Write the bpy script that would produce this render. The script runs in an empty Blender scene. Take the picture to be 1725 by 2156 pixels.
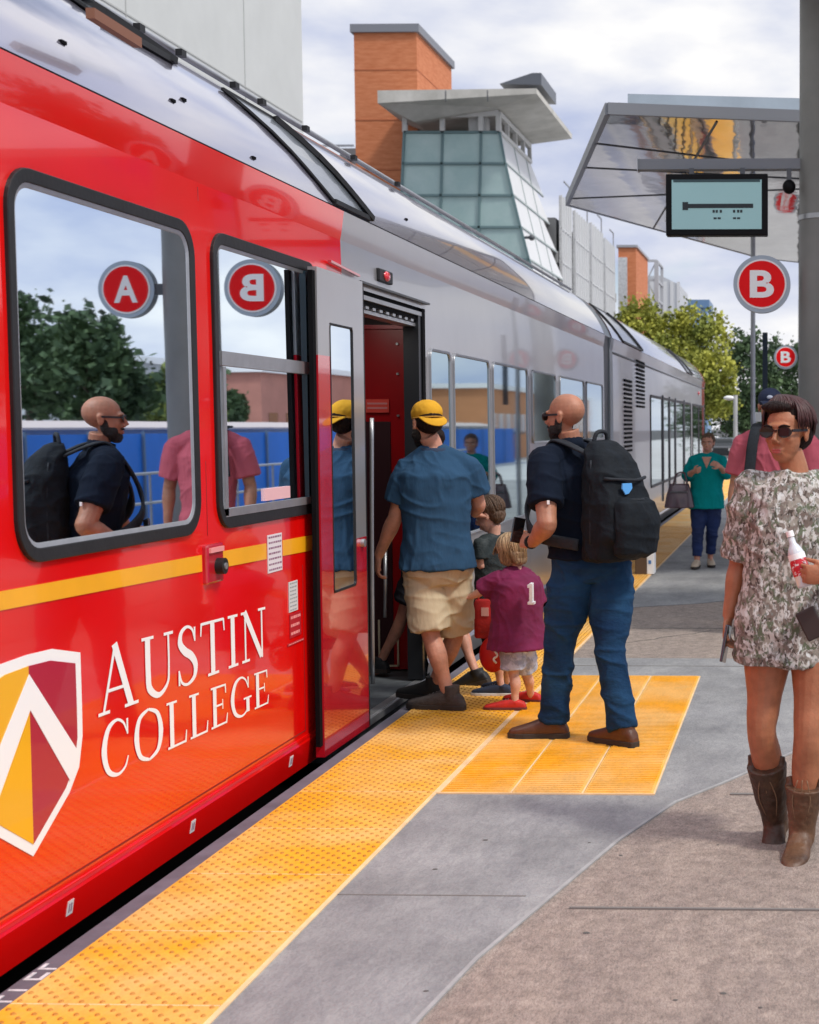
import bpy, math, random
from mathutils import Vector, Matrix, noise as mnoise
random.seed(7)
V=Vector; SC=bpy.context.scene; COL=SC.collection
# ---------------------------------------------------------------- camera
F=3100.;CX=1600.;CY=1078.;CAMH=1.65
PITCH=math.atan(181/F); YAW=math.atan(80/(F*math.cos(PITCH)))
cam=bpy.data.objects.new('camera',bpy.data.cameras.new('camera')); COL.objects.link(cam)
cam.location=(0,0,CAMH); cam.rotation_euler=(math.pi/2-PITCH,0,YAW)
cd=cam.data; cd.sensor_fit='HORIZONTAL'; cd.sensor_width=36; cd.lens=36*F/1725
cd.shift_x=-(CX-862.5)/1725; cd.shift_y=0; cd.clip_end=2000; cd.clip_start=.05
cd.dof.use_dof=True; cd.dof.focus_distance=7.3; cd.dof.aperture_fstop=7.0
SC.camera=cam
def ray(px,py):
    x=(px-CX)/F; y=-(py-CY)/F; c,s=math.cos(YAW),math.sin(YAW); cp,sp=math.cos(PITCH),math.sin(PITCH)
    return V((c,s,0))*x+V((-s*sp,c*sp,cp))*y+V((-s*cp,c*cp,-sp))
def P(px,py,Y): d=ray(px,py); t=Y/d.y; return V((d.x*t,Y,CAMH+d.z*t))      # photo pixel + real distance -> point
def G(px,py,Z=0.): d=ray(px,py); t=(Z-CAMH)/d.z; return V((d.x*t,d.y*t,Z))
# ---------------------------------------------------------------- sky, sun
W=bpy.data.worlds.new('World'); SC.world=W; W.use_nodes=True; nt=W.node_tree; nt.nodes.clear()
SUN_EL,SUN_AZ=math.radians(52),math.radians(118)     # azimuth clockwise from +Y
o=nt.nodes.new('ShaderNodeOutputWorld'); bg=nt.nodes.new('ShaderNodeBackground'); bg2=nt.nodes.new('ShaderNodeBackground'); mx=nt.nodes.new('ShaderNodeMixShader')
sky=nt.nodes.new('ShaderNodeTexSky'); sky.sky_type='NISHITA'; sky.sun_disc=False; sky.sun_elevation=SUN_EL; sky.sun_rotation=SUN_AZ
bg.inputs[1].default_value=.13; nt.links.new(sky.outputs[0],bg.inputs[0])
tc=nt.nodes.new('ShaderNodeTexCoord'); mp=nt.nodes.new('ShaderNodeMapping'); mp.inputs['Scale'].default_value=(1,1,2.6)
nz=nt.nodes.new('ShaderNodeTexNoise'); nz.inputs['Scale'].default_value=3.2; nz.inputs['Detail'].default_value=7; nz.inputs['Roughness'].default_value=.52; nz.inputs['Distortion'].default_value=.35
nz2=nt.nodes.new('ShaderNodeTexNoise'); nz2.inputs['Scale'].default_value=6.5; nz2.inputs['Detail'].default_value=6
cr=nt.nodes.new('ShaderNodeValToRGB'); cr.color_ramp.elements[0].position=.30; cr.color_ramp.elements[0].color=(0,0,0,1); cr.color_ramp.elements[1].position=.42; cr.color_ramp.elements[1].color=(1,1,1,1)
cc=nt.nodes.new('ShaderNodeValToRGB'); cc.color_ramp.elements[0].position=.36; cc.color_ramp.elements[0].color=(.50,.56,.76,1); cc.color_ramp.elements[1].position=.66; cc.color_ramp.elements[1].color=(1,.99,.98,1)
nt.links.new(tc.outputs['Generated'],mp.inputs[0])
for n_ in (nz,nz2): nt.links.new(mp.outputs[0],n_.inputs['Vector'])
nt.links.new(nz.outputs[0],cr.inputs[0]); nt.links.new(nz2.outputs[0],cc.inputs[0]); nt.links.new(cc.outputs[0],bg2.inputs[0]); bg2.inputs[1].default_value=.95
sx=nt.nodes.new('ShaderNodeSeparateXYZ'); mr=nt.nodes.new('ShaderNodeMapRange'); mr.inputs[1].default_value=.28; mr.inputs[2].default_value=.85; mr.inputs[3].default_value=1.0; mr.inputs[4].default_value=1.55
nt.links.new(tc.outputs['Generated'],sx.inputs[0]); nt.links.new(sx.outputs[2],mr.inputs[0]); nt.links.new(mr.outputs[0],bg2.inputs[1])   # overcast sky: brighter overhead than at the horizon
nt.links.new(cr.outputs[0],mx.inputs[0]); nt.links.new(bg.outputs[0],mx.inputs[1]); nt.links.new(bg2.outputs[0],mx.inputs[2]); nt.links.new(mx.outputs[0],o.inputs[0])
sl=bpy.data.lights.new('sun','SUN'); sl.energy=2.5; sl.angle=math.radians(8); sl.color=(1,.95,.87)
so=bpy.data.objects.new('sun',sl); COL.objects.link(so)
sd=V((math.sin(SUN_AZ)*math.cos(SUN_EL),math.cos(SUN_AZ)*math.cos(SUN_EL),math.sin(SUN_EL))); so.rotation_euler=sd.to_track_quat('Z','Y').to_euler()
SC.view_settings.view_transform='Standard'; SC.view_settings.look='None'; SC.view_settings.exposure=0.05; SC.view_settings.gamma=1
SC.render.engine='CYCLES'
# ---------------------------------------------------------------- materials
MATS={}
def mat(name,c,rough=.6,metal=0.,var=0.,vs=6.,bump=0.,bs=60.,ior=1.5,coat=0.,c2=None,ramp=(.4,.6),stretch=None,spec=None,detail=5,emit=0.,trans=0.,wave=None):
    if name in MATS: return MATS[name]
    m=bpy.data.materials.new(name); m.use_nodes=True; N=m.node_tree.nodes; L=m.node_tree.links; b=N['Principled BSDF']; MATS[name]=m
    b.inputs['Base Color'].default_value=(*c,1); b.inputs['Roughness'].default_value=rough; b.inputs['Metallic'].default_value=metal; b.inputs['IOR'].default_value=ior
    if coat: b.inputs['Coat Weight'].default_value=coat; b.inputs['Coat Roughness'].default_value=.03; b.inputs['Coat IOR'].default_value=1.7
    if spec is not None: b.inputs['Specular IOR Level'].default_value=spec
    if emit: b.inputs['Emission Color'].default_value=(*c,1); b.inputs['Emission Strength'].default_value=emit
    if trans: b.inputs['Transmission Weight'].default_value=trans
    t=N.new('ShaderNodeTexCoord'); src=t.outputs['Object']
    if stretch: mp=N.new('ShaderNodeMapping'); mp.inputs['Scale'].default_value=stretch; L.new(src,mp.inputs[0]); src=mp.outputs[0]
    if var or c2:
        n=N.new('ShaderNodeTexNoise'); n.inputs['Scale'].default_value=vs; n.inputs['Detail'].default_value=detail; n.inputs['Roughness'].default_value=.6; L.new(src,n.inputs['Vector'])
        r=N.new('ShaderNodeValToRGB'); L.new(n.outputs[0],r.inputs[0]); e=r.color_ramp.elements
        e[0].position,e[1].position=ramp
        if c2: e[0].color=(*c,1); e[1].color=(*c2,1)
        else: e[0].position,e[1].position=.3,.7; e[0].color=(*[x*(1-var) for x in c],1); e[1].color=(*[min(1,x*(1+var)) for x in c],1)
        L.new(r.outputs[0],b.inputs['Base Color'])
    if bump:
        n=N.new('ShaderNodeTexNoise'); n.inputs['Scale'].default_value=bs; n.inputs['Detail'].default_value=4; L.new(src,n.inputs['Vector'])
        h=n.outputs[0]
        if wave:
            w=N.new('ShaderNodeTexWave'); w.inputs['Scale'].default_value=wave[0]; w.inputs['Distortion'].default_value=wave[1]; w.inputs['Detail'].default_value=2; L.new(src,w.inputs['Vector']); h=w.outputs['Fac']
        bn=N.new('ShaderNodeBump'); bn.inputs['Strength'].default_value=bump; bn.inputs['Distance'].default_value=.02; L.new(h,bn.inputs['Height']); L.new(bn.outputs[0],b.inputs['Normal'])
    return m
RED=mat('red_paint',(.76,.004,.003),.12,0,.06,1.2,.02,1.3,ior=1.5,coat=.6,spec=.35)
REDD=mat('crimson_paint',(.5,.008,.02),.14,0,.08,2,.012,1.5,ior=1.6,coat=1.)
SIL=mat('silver_paint',(.47,.465,.475),.30,.6,.05,1.5,.02,1.1,ior=1.6,coat=.35)
ROOF=mat('roof_paint',(.36,.345,.42),.2,.6,.05,1.4,.03,1.2,ior=1.6,coat=.8)
GLASS=mat('window_glass',(.80,.90,.99),.015,1.,.0,1,.01,.7)
GLASSD=mat('dark_glass',(.035,.05,.06),.03,0,ior=1.9,coat=1)
RUB=mat('black_rubber',(.012,.012,.013),.45,0,.2,9,.05,40,spec=.35)
BLK=mat('black_void',(.004,.004,.005),.8,spec=.1)
ALU=mat('grey_metal',(.42,.43,.45),.35,.7,.12,8,.02,30)
DKG=mat('dark_grey_metal',(.1,.105,.115),.5,.4,.2,5,.05,30)
WHT=mat('white_paint',(.88,.88,.88),.45,0,.03,6)
YEL=mat('yellow_stripe',(.92,.42,.01),.3,0,.05,4,coat=.4)
# ---------------------------------------------------------------- mesh helpers
class MB:
    def __init__(s): s.v=[];s.f=[];s.m=[]
    def add(s,vs,fs,mi=0):
        b=len(s.v); s.v+= [tuple(x) for x in vs]; s.f+=[tuple(i+b for i in f) for f in fs]; s.m+=[mi]*len(fs); return s
    def box(s,x0,x1,y0,y1,z0,z1,mi=0):
        return s.add([(x,y,z) for z in (z0,z1) for y in (y0,y1) for x in (x0,x1)],[(0,2,3,1),(4,5,7,6),(0,1,5,4),(2,6,7,3),(0,4,6,2),(1,3,7,5)],mi)
    def bar(s,a,b,w,h=None,up=V((0,0,1)),mi=0):
        a,b=V(a),V(b); h=h or w; d=(b-a).normalized(); u=d.cross(up)
        if u.length<1e-3: u=d.cross(V((1,0,0)))
        u.normalize(); t=u.cross(d).normalized(); u=u*w/2; t=t*h/2
        return s.add([a-u-t,a+u-t,a+u+t,a-u+t,b-u-t,b+u-t,b+u+t,b-u+t],[(0,1,2,3),(7,6,5,4),(0,4,5,1),(1,5,6,2),(2,6,7,3),(3,7,4,0)],mi)
    def loft(s,secs,n=16,mi=0,power=1.,cap=True):      # secs: (centre,u,v)
        b=[]; 
        for c,u,v in secs:
            for k in range(n):
                a=2*math.pi*k/n; ca,sa=math.cos(a),math.sin(a)
                ca=math.copysign(abs(ca)**power,ca); sa=math.copysign(abs(sa)**power,sa)
                b.append(V(c)+V(u)*ca+V(v)*sa)
        f=[]; m=len(secs)
        for i in range(m-1):
            for k in range(n): f.append((i*n+k,i*n+(k+1)%n,(i+1)*n+(k+1)%n,(i+1)*n+k))
        if cap: f.append(tuple(range(n-1,-1,-1))); f.append(tuple((m-1)*n+k for k in range(n)))
        return s.add(b,f,mi)
    def tube(s,pts,rad,n=12,mi=0,smooth=True):
        pts=[V(p) for p in pts]
        if not isinstance(rad,(list,tuple)): rad=[rad]*len(pts)
        if smooth and len(pts)>2:
            q=[];r=[]; m=len(pts)
            for i in range(m-1):
                p0,p1,p2,p3=pts[max(i-1,0)],pts[i],pts[i+1],pts[min(i+2,m-1)]
                for k in range(4):
                    t=k/4; q.append(.5*((2*p1)+(p2-p0)*t+(2*p0-5*p1+4*p2-p3)*t*t+(3*p1-p0-3*p2+p3)*t**3)); tt=t*t*(3-2*t); r.append(rad[i]*(1-tt)+rad[i+1]*tt)
            q.append(pts[-1]); r.append(rad[-1]); pts,rad=q,r
        secs=[]; d0=(pts[1]-pts[0]).normalized(); u=d0.cross(V((0,1,0)))
        if u.length<.1: u=d0.cross(V((1,0,0)))
        u.normalize()
        for i,p in enumerate(pts):
            d=(pts[min(i+1,len(pts)-1)]-pts[max(i-1,0)]).normalized(); u=(u-d*u.dot(d)).normalized(); w=d.cross(u)
            secs.append((p,u*rad[i],w*rad[i]))
        return s.loft(secs,n,mi)
    def ell(s,c,r,R=None,n=16,mi=0):
        R=R or Matrix.Identity(3); secs=[]; m=n//2
        for i in range(m+1):
            a=math.pi*(i+.12)/(m+.24)-math.pi/2; z=math.sin(a); q=math.cos(a)
            secs.append((V(c)+R@V((0,0,r[2]*z)),R@V((r[0]*q,0,0)),R@V((0,r[1]*q,0))))
        return s.loft(secs,n,mi)
    def prism(s,pts,off,mi=0):                        # polygon pts extruded by vector off
        n=len(pts); off=V(off); p=[V(q) for q in pts]
        f=[tuple(range(n)),tuple(range(2*n-1,n-1,-1))]+[(i,i+n,(i+1)%n+n,(i+1)%n) for i in range(n)]
        return s.add(p+[q+off for q in p],f,mi)
    def cyl(s,a,b,r,n=20,mi=0,r2=None):
        return s.tube([a,b],[r,r2 if r2 is not None else r],n,mi,False)
    def build(s,name,mats,parent=None,smooth=False,bevel=0,angle=None):
        me=bpy.data.meshes.new(name); me.from_pydata(s.v,[],s.f); mats=mats if isinstance(mats,list) else [mats]
        for m in mats: me.materials.append(m)
        me.polygons.foreach_set('material_index',s.m)
        if smooth: me.polygons.foreach_set('use_smooth',[True]*len(s.f))
        me.update()
        import bmesh
        bm=bmesh.new(); bm.from_mesh(me); bmesh.ops.recalc_face_normals(bm,faces=bm.faces); bm.to_mesh(me); bm.free()
        if smooth and angle: me.set_sharp_from_angle(angle=math.radians(angle))
        o=bpy.data.objects.new(name,me); COL.objects.link(o)
        if parent: 
            o.parent=parent; o.matrix_parent_inverse=Matrix.Translation(-V(parent.location))
            if parent.parent: o.matrix_parent_inverse=Matrix.Identity(4)
            if parent.type=='MESH': o.matrix_parent_inverse=Matrix.Identity(4)
        if bevel: b=o.modifiers.new('b','BEVEL'); b.width=bevel; b.segments=2; b.limit_method='ANGLE'
        return o
def tag(o,label=None,cat=None,group=None,kind=None):
    for k,v in (('label',label),('category',cat),('group',group),('kind',kind)):
        if v: o[k]=v
    return o
def thing(name,loc,label,cat,group=None):
    o=bpy.data.objects.new(name,None); o.location=loc; COL.objects.link(o); o.empty_display_size=.1; return tag(o,label,cat,group)
TEX={}
def tex(sz,d=2):
    k=(sz,d)
    if k not in TEX: t=bpy.data.textures.new('clouds','CLOUDS'); t.noise_scale=sz; t.noise_depth=d; TEX[k]=t
    return TEX[k]
def folds(o,amp=.012,S=(8,8,2.8),tilt=.35,S2=None,seed=0.):
    # bake the modifiers, then press cloth folds (sharp ridges, soft valleys) into the surface
    dg=bpy.context.evaluated_depsgraph_get(); dg.update(); me=bpy.data.meshes.new_from_object(o.evaluated_get(dg)); o.modifiers.clear(); old=o.data; o.data=me
    for p in me.polygons: p.use_smooth=True
    N=[v.normal.copy() for v in me.vertices]
    for v,n in zip(me.vertices,N):
        c=v.co; q=V((c.x*S[0]+c.z*tilt*S[0]*.4,c.y*S[1],c.z*S[2]+seed)); w=V((mnoise.noise(c*3+V((seed,0,0))),mnoise.noise(c*3+V((9,seed,0))),0))*1.1
        a=1-min(1,abs(mnoise.noise(q+w))*2.6); b=0
        if S2: b=1-min(1,abs(mnoise.noise(V((c.x*S2[0],c.y*S2[1]+4,c.z*S2[2]+c.x*2.5))+w*.6))*2.6)
        m_=.5+.5*mnoise.noise(c*4.3+V((3,1,seed)))
        v.co=c+n*amp*((a*a-.35)*m_*1.4+(b*b-.3)*(1-m_)*1.1)
    return o
def soft(o,vox=.006,sm=6,disp=None):
    r=o.modifiers.new('r','REMESH'); r.mode='VOXEL'; r.voxel_size=vox; r.use_smooth_shade=True
    s=o.modifiers.new('s','SMOOTH'); s.iterations=sm; s.factor=.5
    for st,sz in (disp or []):
        d=o.modifiers.new('d','DISPLACE'); d.texture=tex(sz); d.strength=st; d.texture_coords='GLOBAL'; d.mid_level=.5
    return o
# ================================================================ ground, platform, paving
CONC=mat('grey_concrete',(.25,.25,.248),.75,0,0,1.6,.25,90,c2=(.37,.37,.365),ramp=(.33,.66),detail=9)
AGG=mat('brown_aggregate',(.30,.24,.20),.85,0,0,14,.5,160,c2=(.48,.39,.33),ramp=(.3,.7),detail=12)
# large soft stains on both floors
def stains(m,scale,amt):
    N=m.node_tree.nodes; L=m.node_tree.links; b=N['Principled BSDF']; src=b.inputs['Base Color'].links[0].from_socket
    n=N.new('ShaderNodeTexNoise'); n.inputs['Scale'].default_value=scale; n.inputs['Detail'].default_value=6; n.inputs['Distortion'].default_value=1.2
    t=N.new('ShaderNodeTexCoord'); mp=N.new('ShaderNodeMapping'); mp.inputs['Scale'].default_value=(1.6,.6,1); L.new(t.outputs['Object'],mp.inputs[0]); L.new(mp.outputs[0],n.inputs['Vector'])
    r=N.new('ShaderNodeValToRGB'); r.color_ramp.elements[0].position=.34; r.color_ramp.elements[1].position=.6; r.color_ramp.elements[0].color=(amt,amt,amt*1.02,1); r.color_ramp.elements[1].color=(1,1,1,1); L.new(n.outputs[0],r.inputs[0])
    x=N.new('ShaderNodeMix'); x.data_type='RGBA'; x.blend_type='MULTIPLY'; x.inputs['Factor'].default_value=1; L.new(src,x.inputs['A']); L.new(r.outputs[0],x.inputs['B']); L.new(x.outputs['Result'],b.inputs['Base Color'])
stains(CONC,1.4,.80); stains(AGG,1.5,.84); stains(CONC,45,.80); stains(AGG,70,.62); stains(AGG,9,.86); stains(CONC,7,.86)
ASPH=mat('asphalt',(.06,.06,.062),.9,0,.3,4,.3,80)
PALE=mat('pale_road',(.42,.42,.42),.85,0,.15,.8,.2,40)
NOSE=mat('edge_stone',(.13,.12,.15),.7,0,.25,5,.1,60)
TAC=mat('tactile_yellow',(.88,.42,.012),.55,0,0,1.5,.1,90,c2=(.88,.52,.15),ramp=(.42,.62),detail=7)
stains(TAC,3.5,.88); stains(TAC,38,.88)
TACL=mat('tile_joint',(.80,.55,.30),.7,0,.15,8)
JNT=mat('joint_dark',(.19,.18,.17),.9)
KERBL=mat('joint_pale',(.33,.33,.33),.8,0,.15,9)
tag(MB().box(-400,400,-60,900,-.8,-.55).build('ground',ASPH),kind='structure')
tag(MB().box(-2.308,5.2,-6,46,-.56,0).build('platform',AGG),kind='structure')
tag(MB().box(-9,30,46.01,75,-.56,-.02).build('pavement',PALE),kind='structure')
tag(MB().box(-3,18,75.01,300,-.55,-.5).build('road',PALE),kind='structure')
bnd=[(-1.35,-2),(-1.2,1.5),(-1.12,3),(-1.061,3.954),(-.998,4.45),(-.847,5.158),(-.717,5.766),(-.54,6.364),(-.349,6.713),(.114,7.65),(.55,8.4),(1.1,9.1),(1.9,9.7),(3.2,10.2),(5.19,10.35)]
def bx_(y):
    if y>10.3: return -9
    for (a,b),(c,d) in zip(bnd,bnd[1:]):
        if b<=y<=d: return a+(c-a)*(y-b)/(d-b)-.03
    return 9
pv=[(-1.642,-5.9)]+[(-1.4,-5.9)]+bnd+[(-.3,10.35),(-1.642,10.35)]
m=MB().prism([(x,y,.001) for x,y in pv],(0,0,.004)); tag(m.build('grey_paving',CONC),kind='structure')
m=MB().prism([(x,y,.001) for x,y in [(-1.642,13.2),(-.9,13.6),(.4,14.8),(2.4,15.6),(5.19,15.9),(5.19,45.9),(-1.642,45.9)]],(0,0,.004)); tag(m.build('far_paving',CONC),kind='structure')
m=MB()
for (x0,x1,y,w) in [(-1.62,-.95,5.045,.008),(-1.62,5.1,10.0,.014),(-1.62,4,11.9,.01),(-1.62,4,20,.02),(-1.62,4,28,.02)]: m.box(x0,x1,y,y+w,.0045,.0072)
for (x0,x1,y,w) in [(-.78,5.1,4.93,.012),(-.30,5.1,6.5,.02)]: m.box(x0,x1,y,y+w,.0005,.0062)
for x,y0,y1 in [(1.5,-5,6.4),(1.2,10.4,45)]: m.box(x,x+.012,y0,y1,.0008,.0065)
tag(m.build('paving_joints',JNT),kind='structure')
rc=random.Random(4); m=MB()
def crack(a,b,n,w,z):
    a=V((*a,z)); b=V((*b,z)); pts=[a.lerp(b,i/n)+V((rc.uniform(-.018,.018),rc.uniform(-.02,.02),0)) for i in range(n+1)]
    for p,q in zip(pts,pts[1:]): m.bar(p,q,w*rc.uniform(.5,1.4),.0016)
crack((.5,5.6),(.9,6.3),12,.004,.0012); crack((-1.4,11),(-.7,11.8),10,.006,.0012)
for _ in range(26):
    x,y=rc.uniform(-1.5,1.3),rc.uniform(3.8,13); g=rc.uniform(.005,.013); z=.0055 if x<bx_(y) else .0008
    m.loft([(V((x,y,z)),V((g,0,0)),V((0,g*.8,0))),(V((x,y,z+.0012)),V((g*.8,0,0)),V((0,g*.6,0)))],8)
tag(m.build('cracks_and_gum',mat('dirt_dark',(.09,.085,.08),.9)),kind='structure')
m=MB()
for i in range(1,len(bnd)-1):
    a,b=bnd[i],bnd[i+1]; m.bar((a[0]+.006,a[1],.0035),(b[0]+.006,b[1],.0035),.014,.006)
tag(m.build('paving_edge_line',KERBL),kind='structure')
tag(MB().box(-2.312,-2.236,-6,46,-.3,.004).build('platform_edge',NOSE),kind='structure')
# tactile strip
y0=6.48-.61*20; m=MB(); d=MB(); j=MB()
for k in range(84):
    a=y0+k*.6096; 
    if a<-3 or a>45: continue
    m.box(-2.232,-1.632,a+.004,a+.6056,.0,.014,0); m.box(-2.232,-1.632,a-.006,a+.006,.0,.0135,1)
m.box(-1.632,-1.615,-3,45.5,.001,.010,1)
yy=y0
for k in range(84*20):
    y=y0+.0152+k*.03048
    if y<3.4 or y>24: continue
    for i in range(10):
        x=-2.213+i*.0595+(.0297 if k%2 else 0); n=8 if y<8 else 5
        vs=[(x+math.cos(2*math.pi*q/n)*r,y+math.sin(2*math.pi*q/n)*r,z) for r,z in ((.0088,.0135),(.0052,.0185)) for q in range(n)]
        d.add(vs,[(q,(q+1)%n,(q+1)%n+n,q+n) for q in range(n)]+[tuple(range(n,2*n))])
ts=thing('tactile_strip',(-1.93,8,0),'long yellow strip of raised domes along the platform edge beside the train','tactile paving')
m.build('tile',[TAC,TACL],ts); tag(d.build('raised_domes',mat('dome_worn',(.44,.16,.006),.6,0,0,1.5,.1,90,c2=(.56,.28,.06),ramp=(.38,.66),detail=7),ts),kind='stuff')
tp=thing('tactile_pad',(-1.12,8,0),'yellow ribbed pad of three tile columns under the man with the backpack','tactile paving')
for i in range(3):
    xa=-1.606+i*.322; b=MB().box(xa+.008,xa+.318,6.48,9.57,.002,.012)
    for k in range(86): b.box(xa+.018,xa+.306,6.495+k*.0358,6.495+k*.0358+.017,.0118,.0162)
    b.build('ribbed_tile',TAC,tp)
b=MB(); 
for i in range(4): b.box(-1.612+i*.322-.002,-1.612+i*.322+.010,6.476,9.574,.002,.0105)
b.box(-1.612,-.64,6.468,6.479,.002,.011); b.box(-1.612,-.64,9.5705,9.582,.002,.011); b.build('pad_border',TACL,tp)
# worn painted letters on the edge stone (bottom left of the photo)
m=MB(); x=3.9
for k,wd in enumerate([.05,.02,.06,.05,.05,.03,.06,.05]):
    y=3.72+k*.085; m.box(-2.302,-2.247,y,y+.012,.0045,.0062); 
    if wd>.03: m.box(-2.302,-2.29,y+.013,y+wd,.0045,.0062)
    if wd>.05: m.box(-2.26,-2.247,y+.013,y+wd,.0045,.0062)
tag(m.build('edge_marking',mat('worn_white',(.6,.6,.62),.8,0,.3,30)),kind='structure')
# ================================================================ train
XB=-2.43
tr=thing('train',(-3.9,18,0),'red and silver commuter train standing at the platform with its door open','train')
prof=[(-2.60,-.035),(-2.442,-.035),(-2.420,.095),(-2.43,.125),(-2.43,1.0),(-2.433,2.0),(-2.437,2.5),(-2.441,2.64),(-2.43,2.70),(-2.418,2.792)]
roofp=[(-2.424,2.80),(-2.455,2.88),(-2.51,2.985),(-2.58,3.085),(-2.68,3.195),(-2.79,3.29),(-2.92,3.37),(-3.1,3.43),(-3.4,3.47),(-3.95,3.49),(-4.5,3.46),(-5.0,3.36),(-5.3,3.1),(-5.42,2.8)]
def xs(z):
    for (x0,z0),(x1,z1) in zip(prof,prof[1:]):
        if z0<=z<=z1: return x0+(x1-x0)*(z-z0)/(z1-z0)
    return prof[-1][0]
def shell(pr,ys,skip=None,yo=None):
    m=MB(); n=len(pr)
    for i,(a,b) in enumerate(zip(ys,ys[1:])):
        for k in range(n-1):
            if skip and skip(a,b,pr[k][1],pr[k+1][1]): continue
            p,q=pr[k],pr[k+1]; m.add([(p[0],a,p[1]),(p[0],b,p[1]),(q[0],b,q[1]),(q[0],a,q[1])],[(0,1,2,3)])
    return m
def weld(o):
    import bmesh
    bm=bmesh.new(); bm.from_mesh(o.data); bmesh.ops.remove_doubles(bm,verts=bm.verts,dist=1e-4); bmesh.ops.recalc_face_normals(bm,faces=bm.faces); bm.to_mesh(o.data); bm.free()
    for p in o.data.polygons: p.use_smooth=True
    o.data.set_sharp_from_angle(angle=math.radians(12)); return o
DY0,DY1,DZ=7.95,9.53,2.41
pr2=[p for p in prof if p[1]<DZ]+[(xs(DZ),DZ)]+[p for p in prof if p[1]>DZ]
pr2=[(-2.60,-.035),(-2.442,-.035),(-2.436,0.0)]+[p for p in pr2 if p[1]>.05]
back=[(-5.42,2.8),(-5.44,.1),(-5.3,-.45)]
weld(shell(prof,[-3,7.42]).build('red_side_panel',RED,tr))
weld(shell([p for p in pr2 if p[1]>=DZ],[7.42,7.86]).build('red_upper_panel',RED,tr))
weld(shell(pr2,[7.42,7.86,DY0,DY1,18.5],skip=lambda a,b,z0,z1:(a<7.6 and z0>=DZ-.01) or (DY0-.01<a<DY1-.01 and z0>=-.01 and z1<=DZ+.01)).build('silver_side_panel',SIL,tr))
weld(shell(roofp,[-3,3,6,7.42,12,18.45]).build('roof',ROOF,tr))
weld(shell(back,[-3,39]).build('rear_side_panel',SIL,tr))
MB().add([(x,-3,z) for x,z in prof+roofp+back],[tuple(range(len(prof+roofp+back)))]).build('end_panel',RED,tr)
# dark seam between side and roof fairing, undercarriage
MB().box(-2.47,-2.4205,-3,18.45,2.7925,2.7995).build('roof_seam',BLK,tr)
MB().box(-5.2,-2.60,-3,39,-.54,-.2).build('undercarriage',BLK,tr)
def rr(y0,y1,z0,z1,r,n=7):      # rounded rectangle loop in (y,z)
    pts=[]
    for cy,cz,a0 in ((y1-r,z1-r,0),(y0+r,z1-r,90),(y0+r,z0+r,180),(y1-r,z0+r,270)):
        for k in range(n+1):
            a=math.radians(a0+90*k/n); pts.append((cy+math.cos(a)*r,cz+math.sin(a)*r))
    return pts
def ringm(y0,y1,z0,z1,r,w,o0,o1,par,name,m,xo=None):
    A=rr(y0,y1,z0,z1,r); B=rr(y0+w,y1-w,z0+w,z1-w,max(r-w,.012)); n=len(A); mb=MB(); X=lambda z,o:(xs(z) if xo is None else xo)+o
    vs=[(X(z,-.01),y,z) for y,z in A]+[(X(z,o0),y+0*z,z) for y,z in A]+[(X(z,o1),y,z) for y,z in B]+[(X(z,-.01),y,z) for y,z in B]
    fs=[(i+k*n,(i+1)%n+k*n,(i+1)%n+(k+1)*n,i+(k+1)*n) for k in range(3) for i in range(n)]
    return mb.add(vs,fs).build(name,m,par,bevel=.004)
def pane(y0,y1,z0,z1,r,o,name,m,par,xo=None):
    A=rr(y0,y1,z0,z1,r); X=lambda z:(xs(z) if xo is None else xo)
    # one flat pane leaning like the wall
    za,zb=z0,z1; xa,xb=X(za)+o,X(zb)+o
    return MB().prism([(xa+(xb-xa)*(z-za)/(zb-za),y,z) for y,z in A],(-.006,0,0)).build(name,m,par)
def window(y0,y1,z0,z1,r=.11,w=.045,m=RUB,glass=GLASS,inner=True):
    f=ringm(y0,y1,z0,z1,r,w,.016,.012,tr,'window_frame',m)
    if inner: ringm(y0+w-.004,y1-w+.004,z0+w-.004,z1-w+.004,r-w+.004,.022,.010,.004,f,'frame_bead',ALU)
    pane(y0+w-.002,y1-w+.002,z0+w-.002,z1-w+.002,max(r-w+.01,.02),.0035,'pane',glass,f)
    return f
window(4.495,5.90,1.215,2.462,.14,.046)
f2=window(6.085,7.41,1.215,2.462,.12,.05)
MB().box(XB-.03,XB+.016,6.14,7.36,1.905,1.965).build('sash_bar',ALU,f2)
MB().box(XB-.03,XB+.014,6.155,6.185,1.27,1.9).build('sash_stile',ALU,f2)
MB().box(XB-.03,XB+.014,6.155,7.3,1.265,1.30).build('sash_rail',ALU,f2)
MB().box(XB-.03,XB+.013,7.22,7.36,1.27,2.41).build('dark_post',mat('petrol_dark',(.01,.03,.045),.25,ior=1.5),f2)  # post in one plain dark petrol colour
MB().box(XB-.03,XB+.012,6.62,6.95,1.31,1.365).build('notice_strip',mat('pale_pink',(.75,.45,.48),.5),f2)
# orange stripe (slightly falling towards the door), skips the red control box
def quad_on(y0,y1,za0,zb0,za1,zb1,o): return MB().prism([(xs(za0)+o,y0,za0),(xs(za1)+o,y1,za1),(xs(zb1)+o,y1,zb1),(xs(zb0)+o,y0,zb0)],(-.003,0,0))
def sz(y,hi): t=(y-4.4)/3.02; return (1.147-.043*t) if hi else (1.089-.062*t)
for a,b in ((-2.9,5.915),(6.12,6.645),(6.86,7.405)): quad_on(a,b,sz(a,0),sz(a,1),sz(b,0),sz(b,1),.004).build('orange_stripe',YEL,tr)
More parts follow.
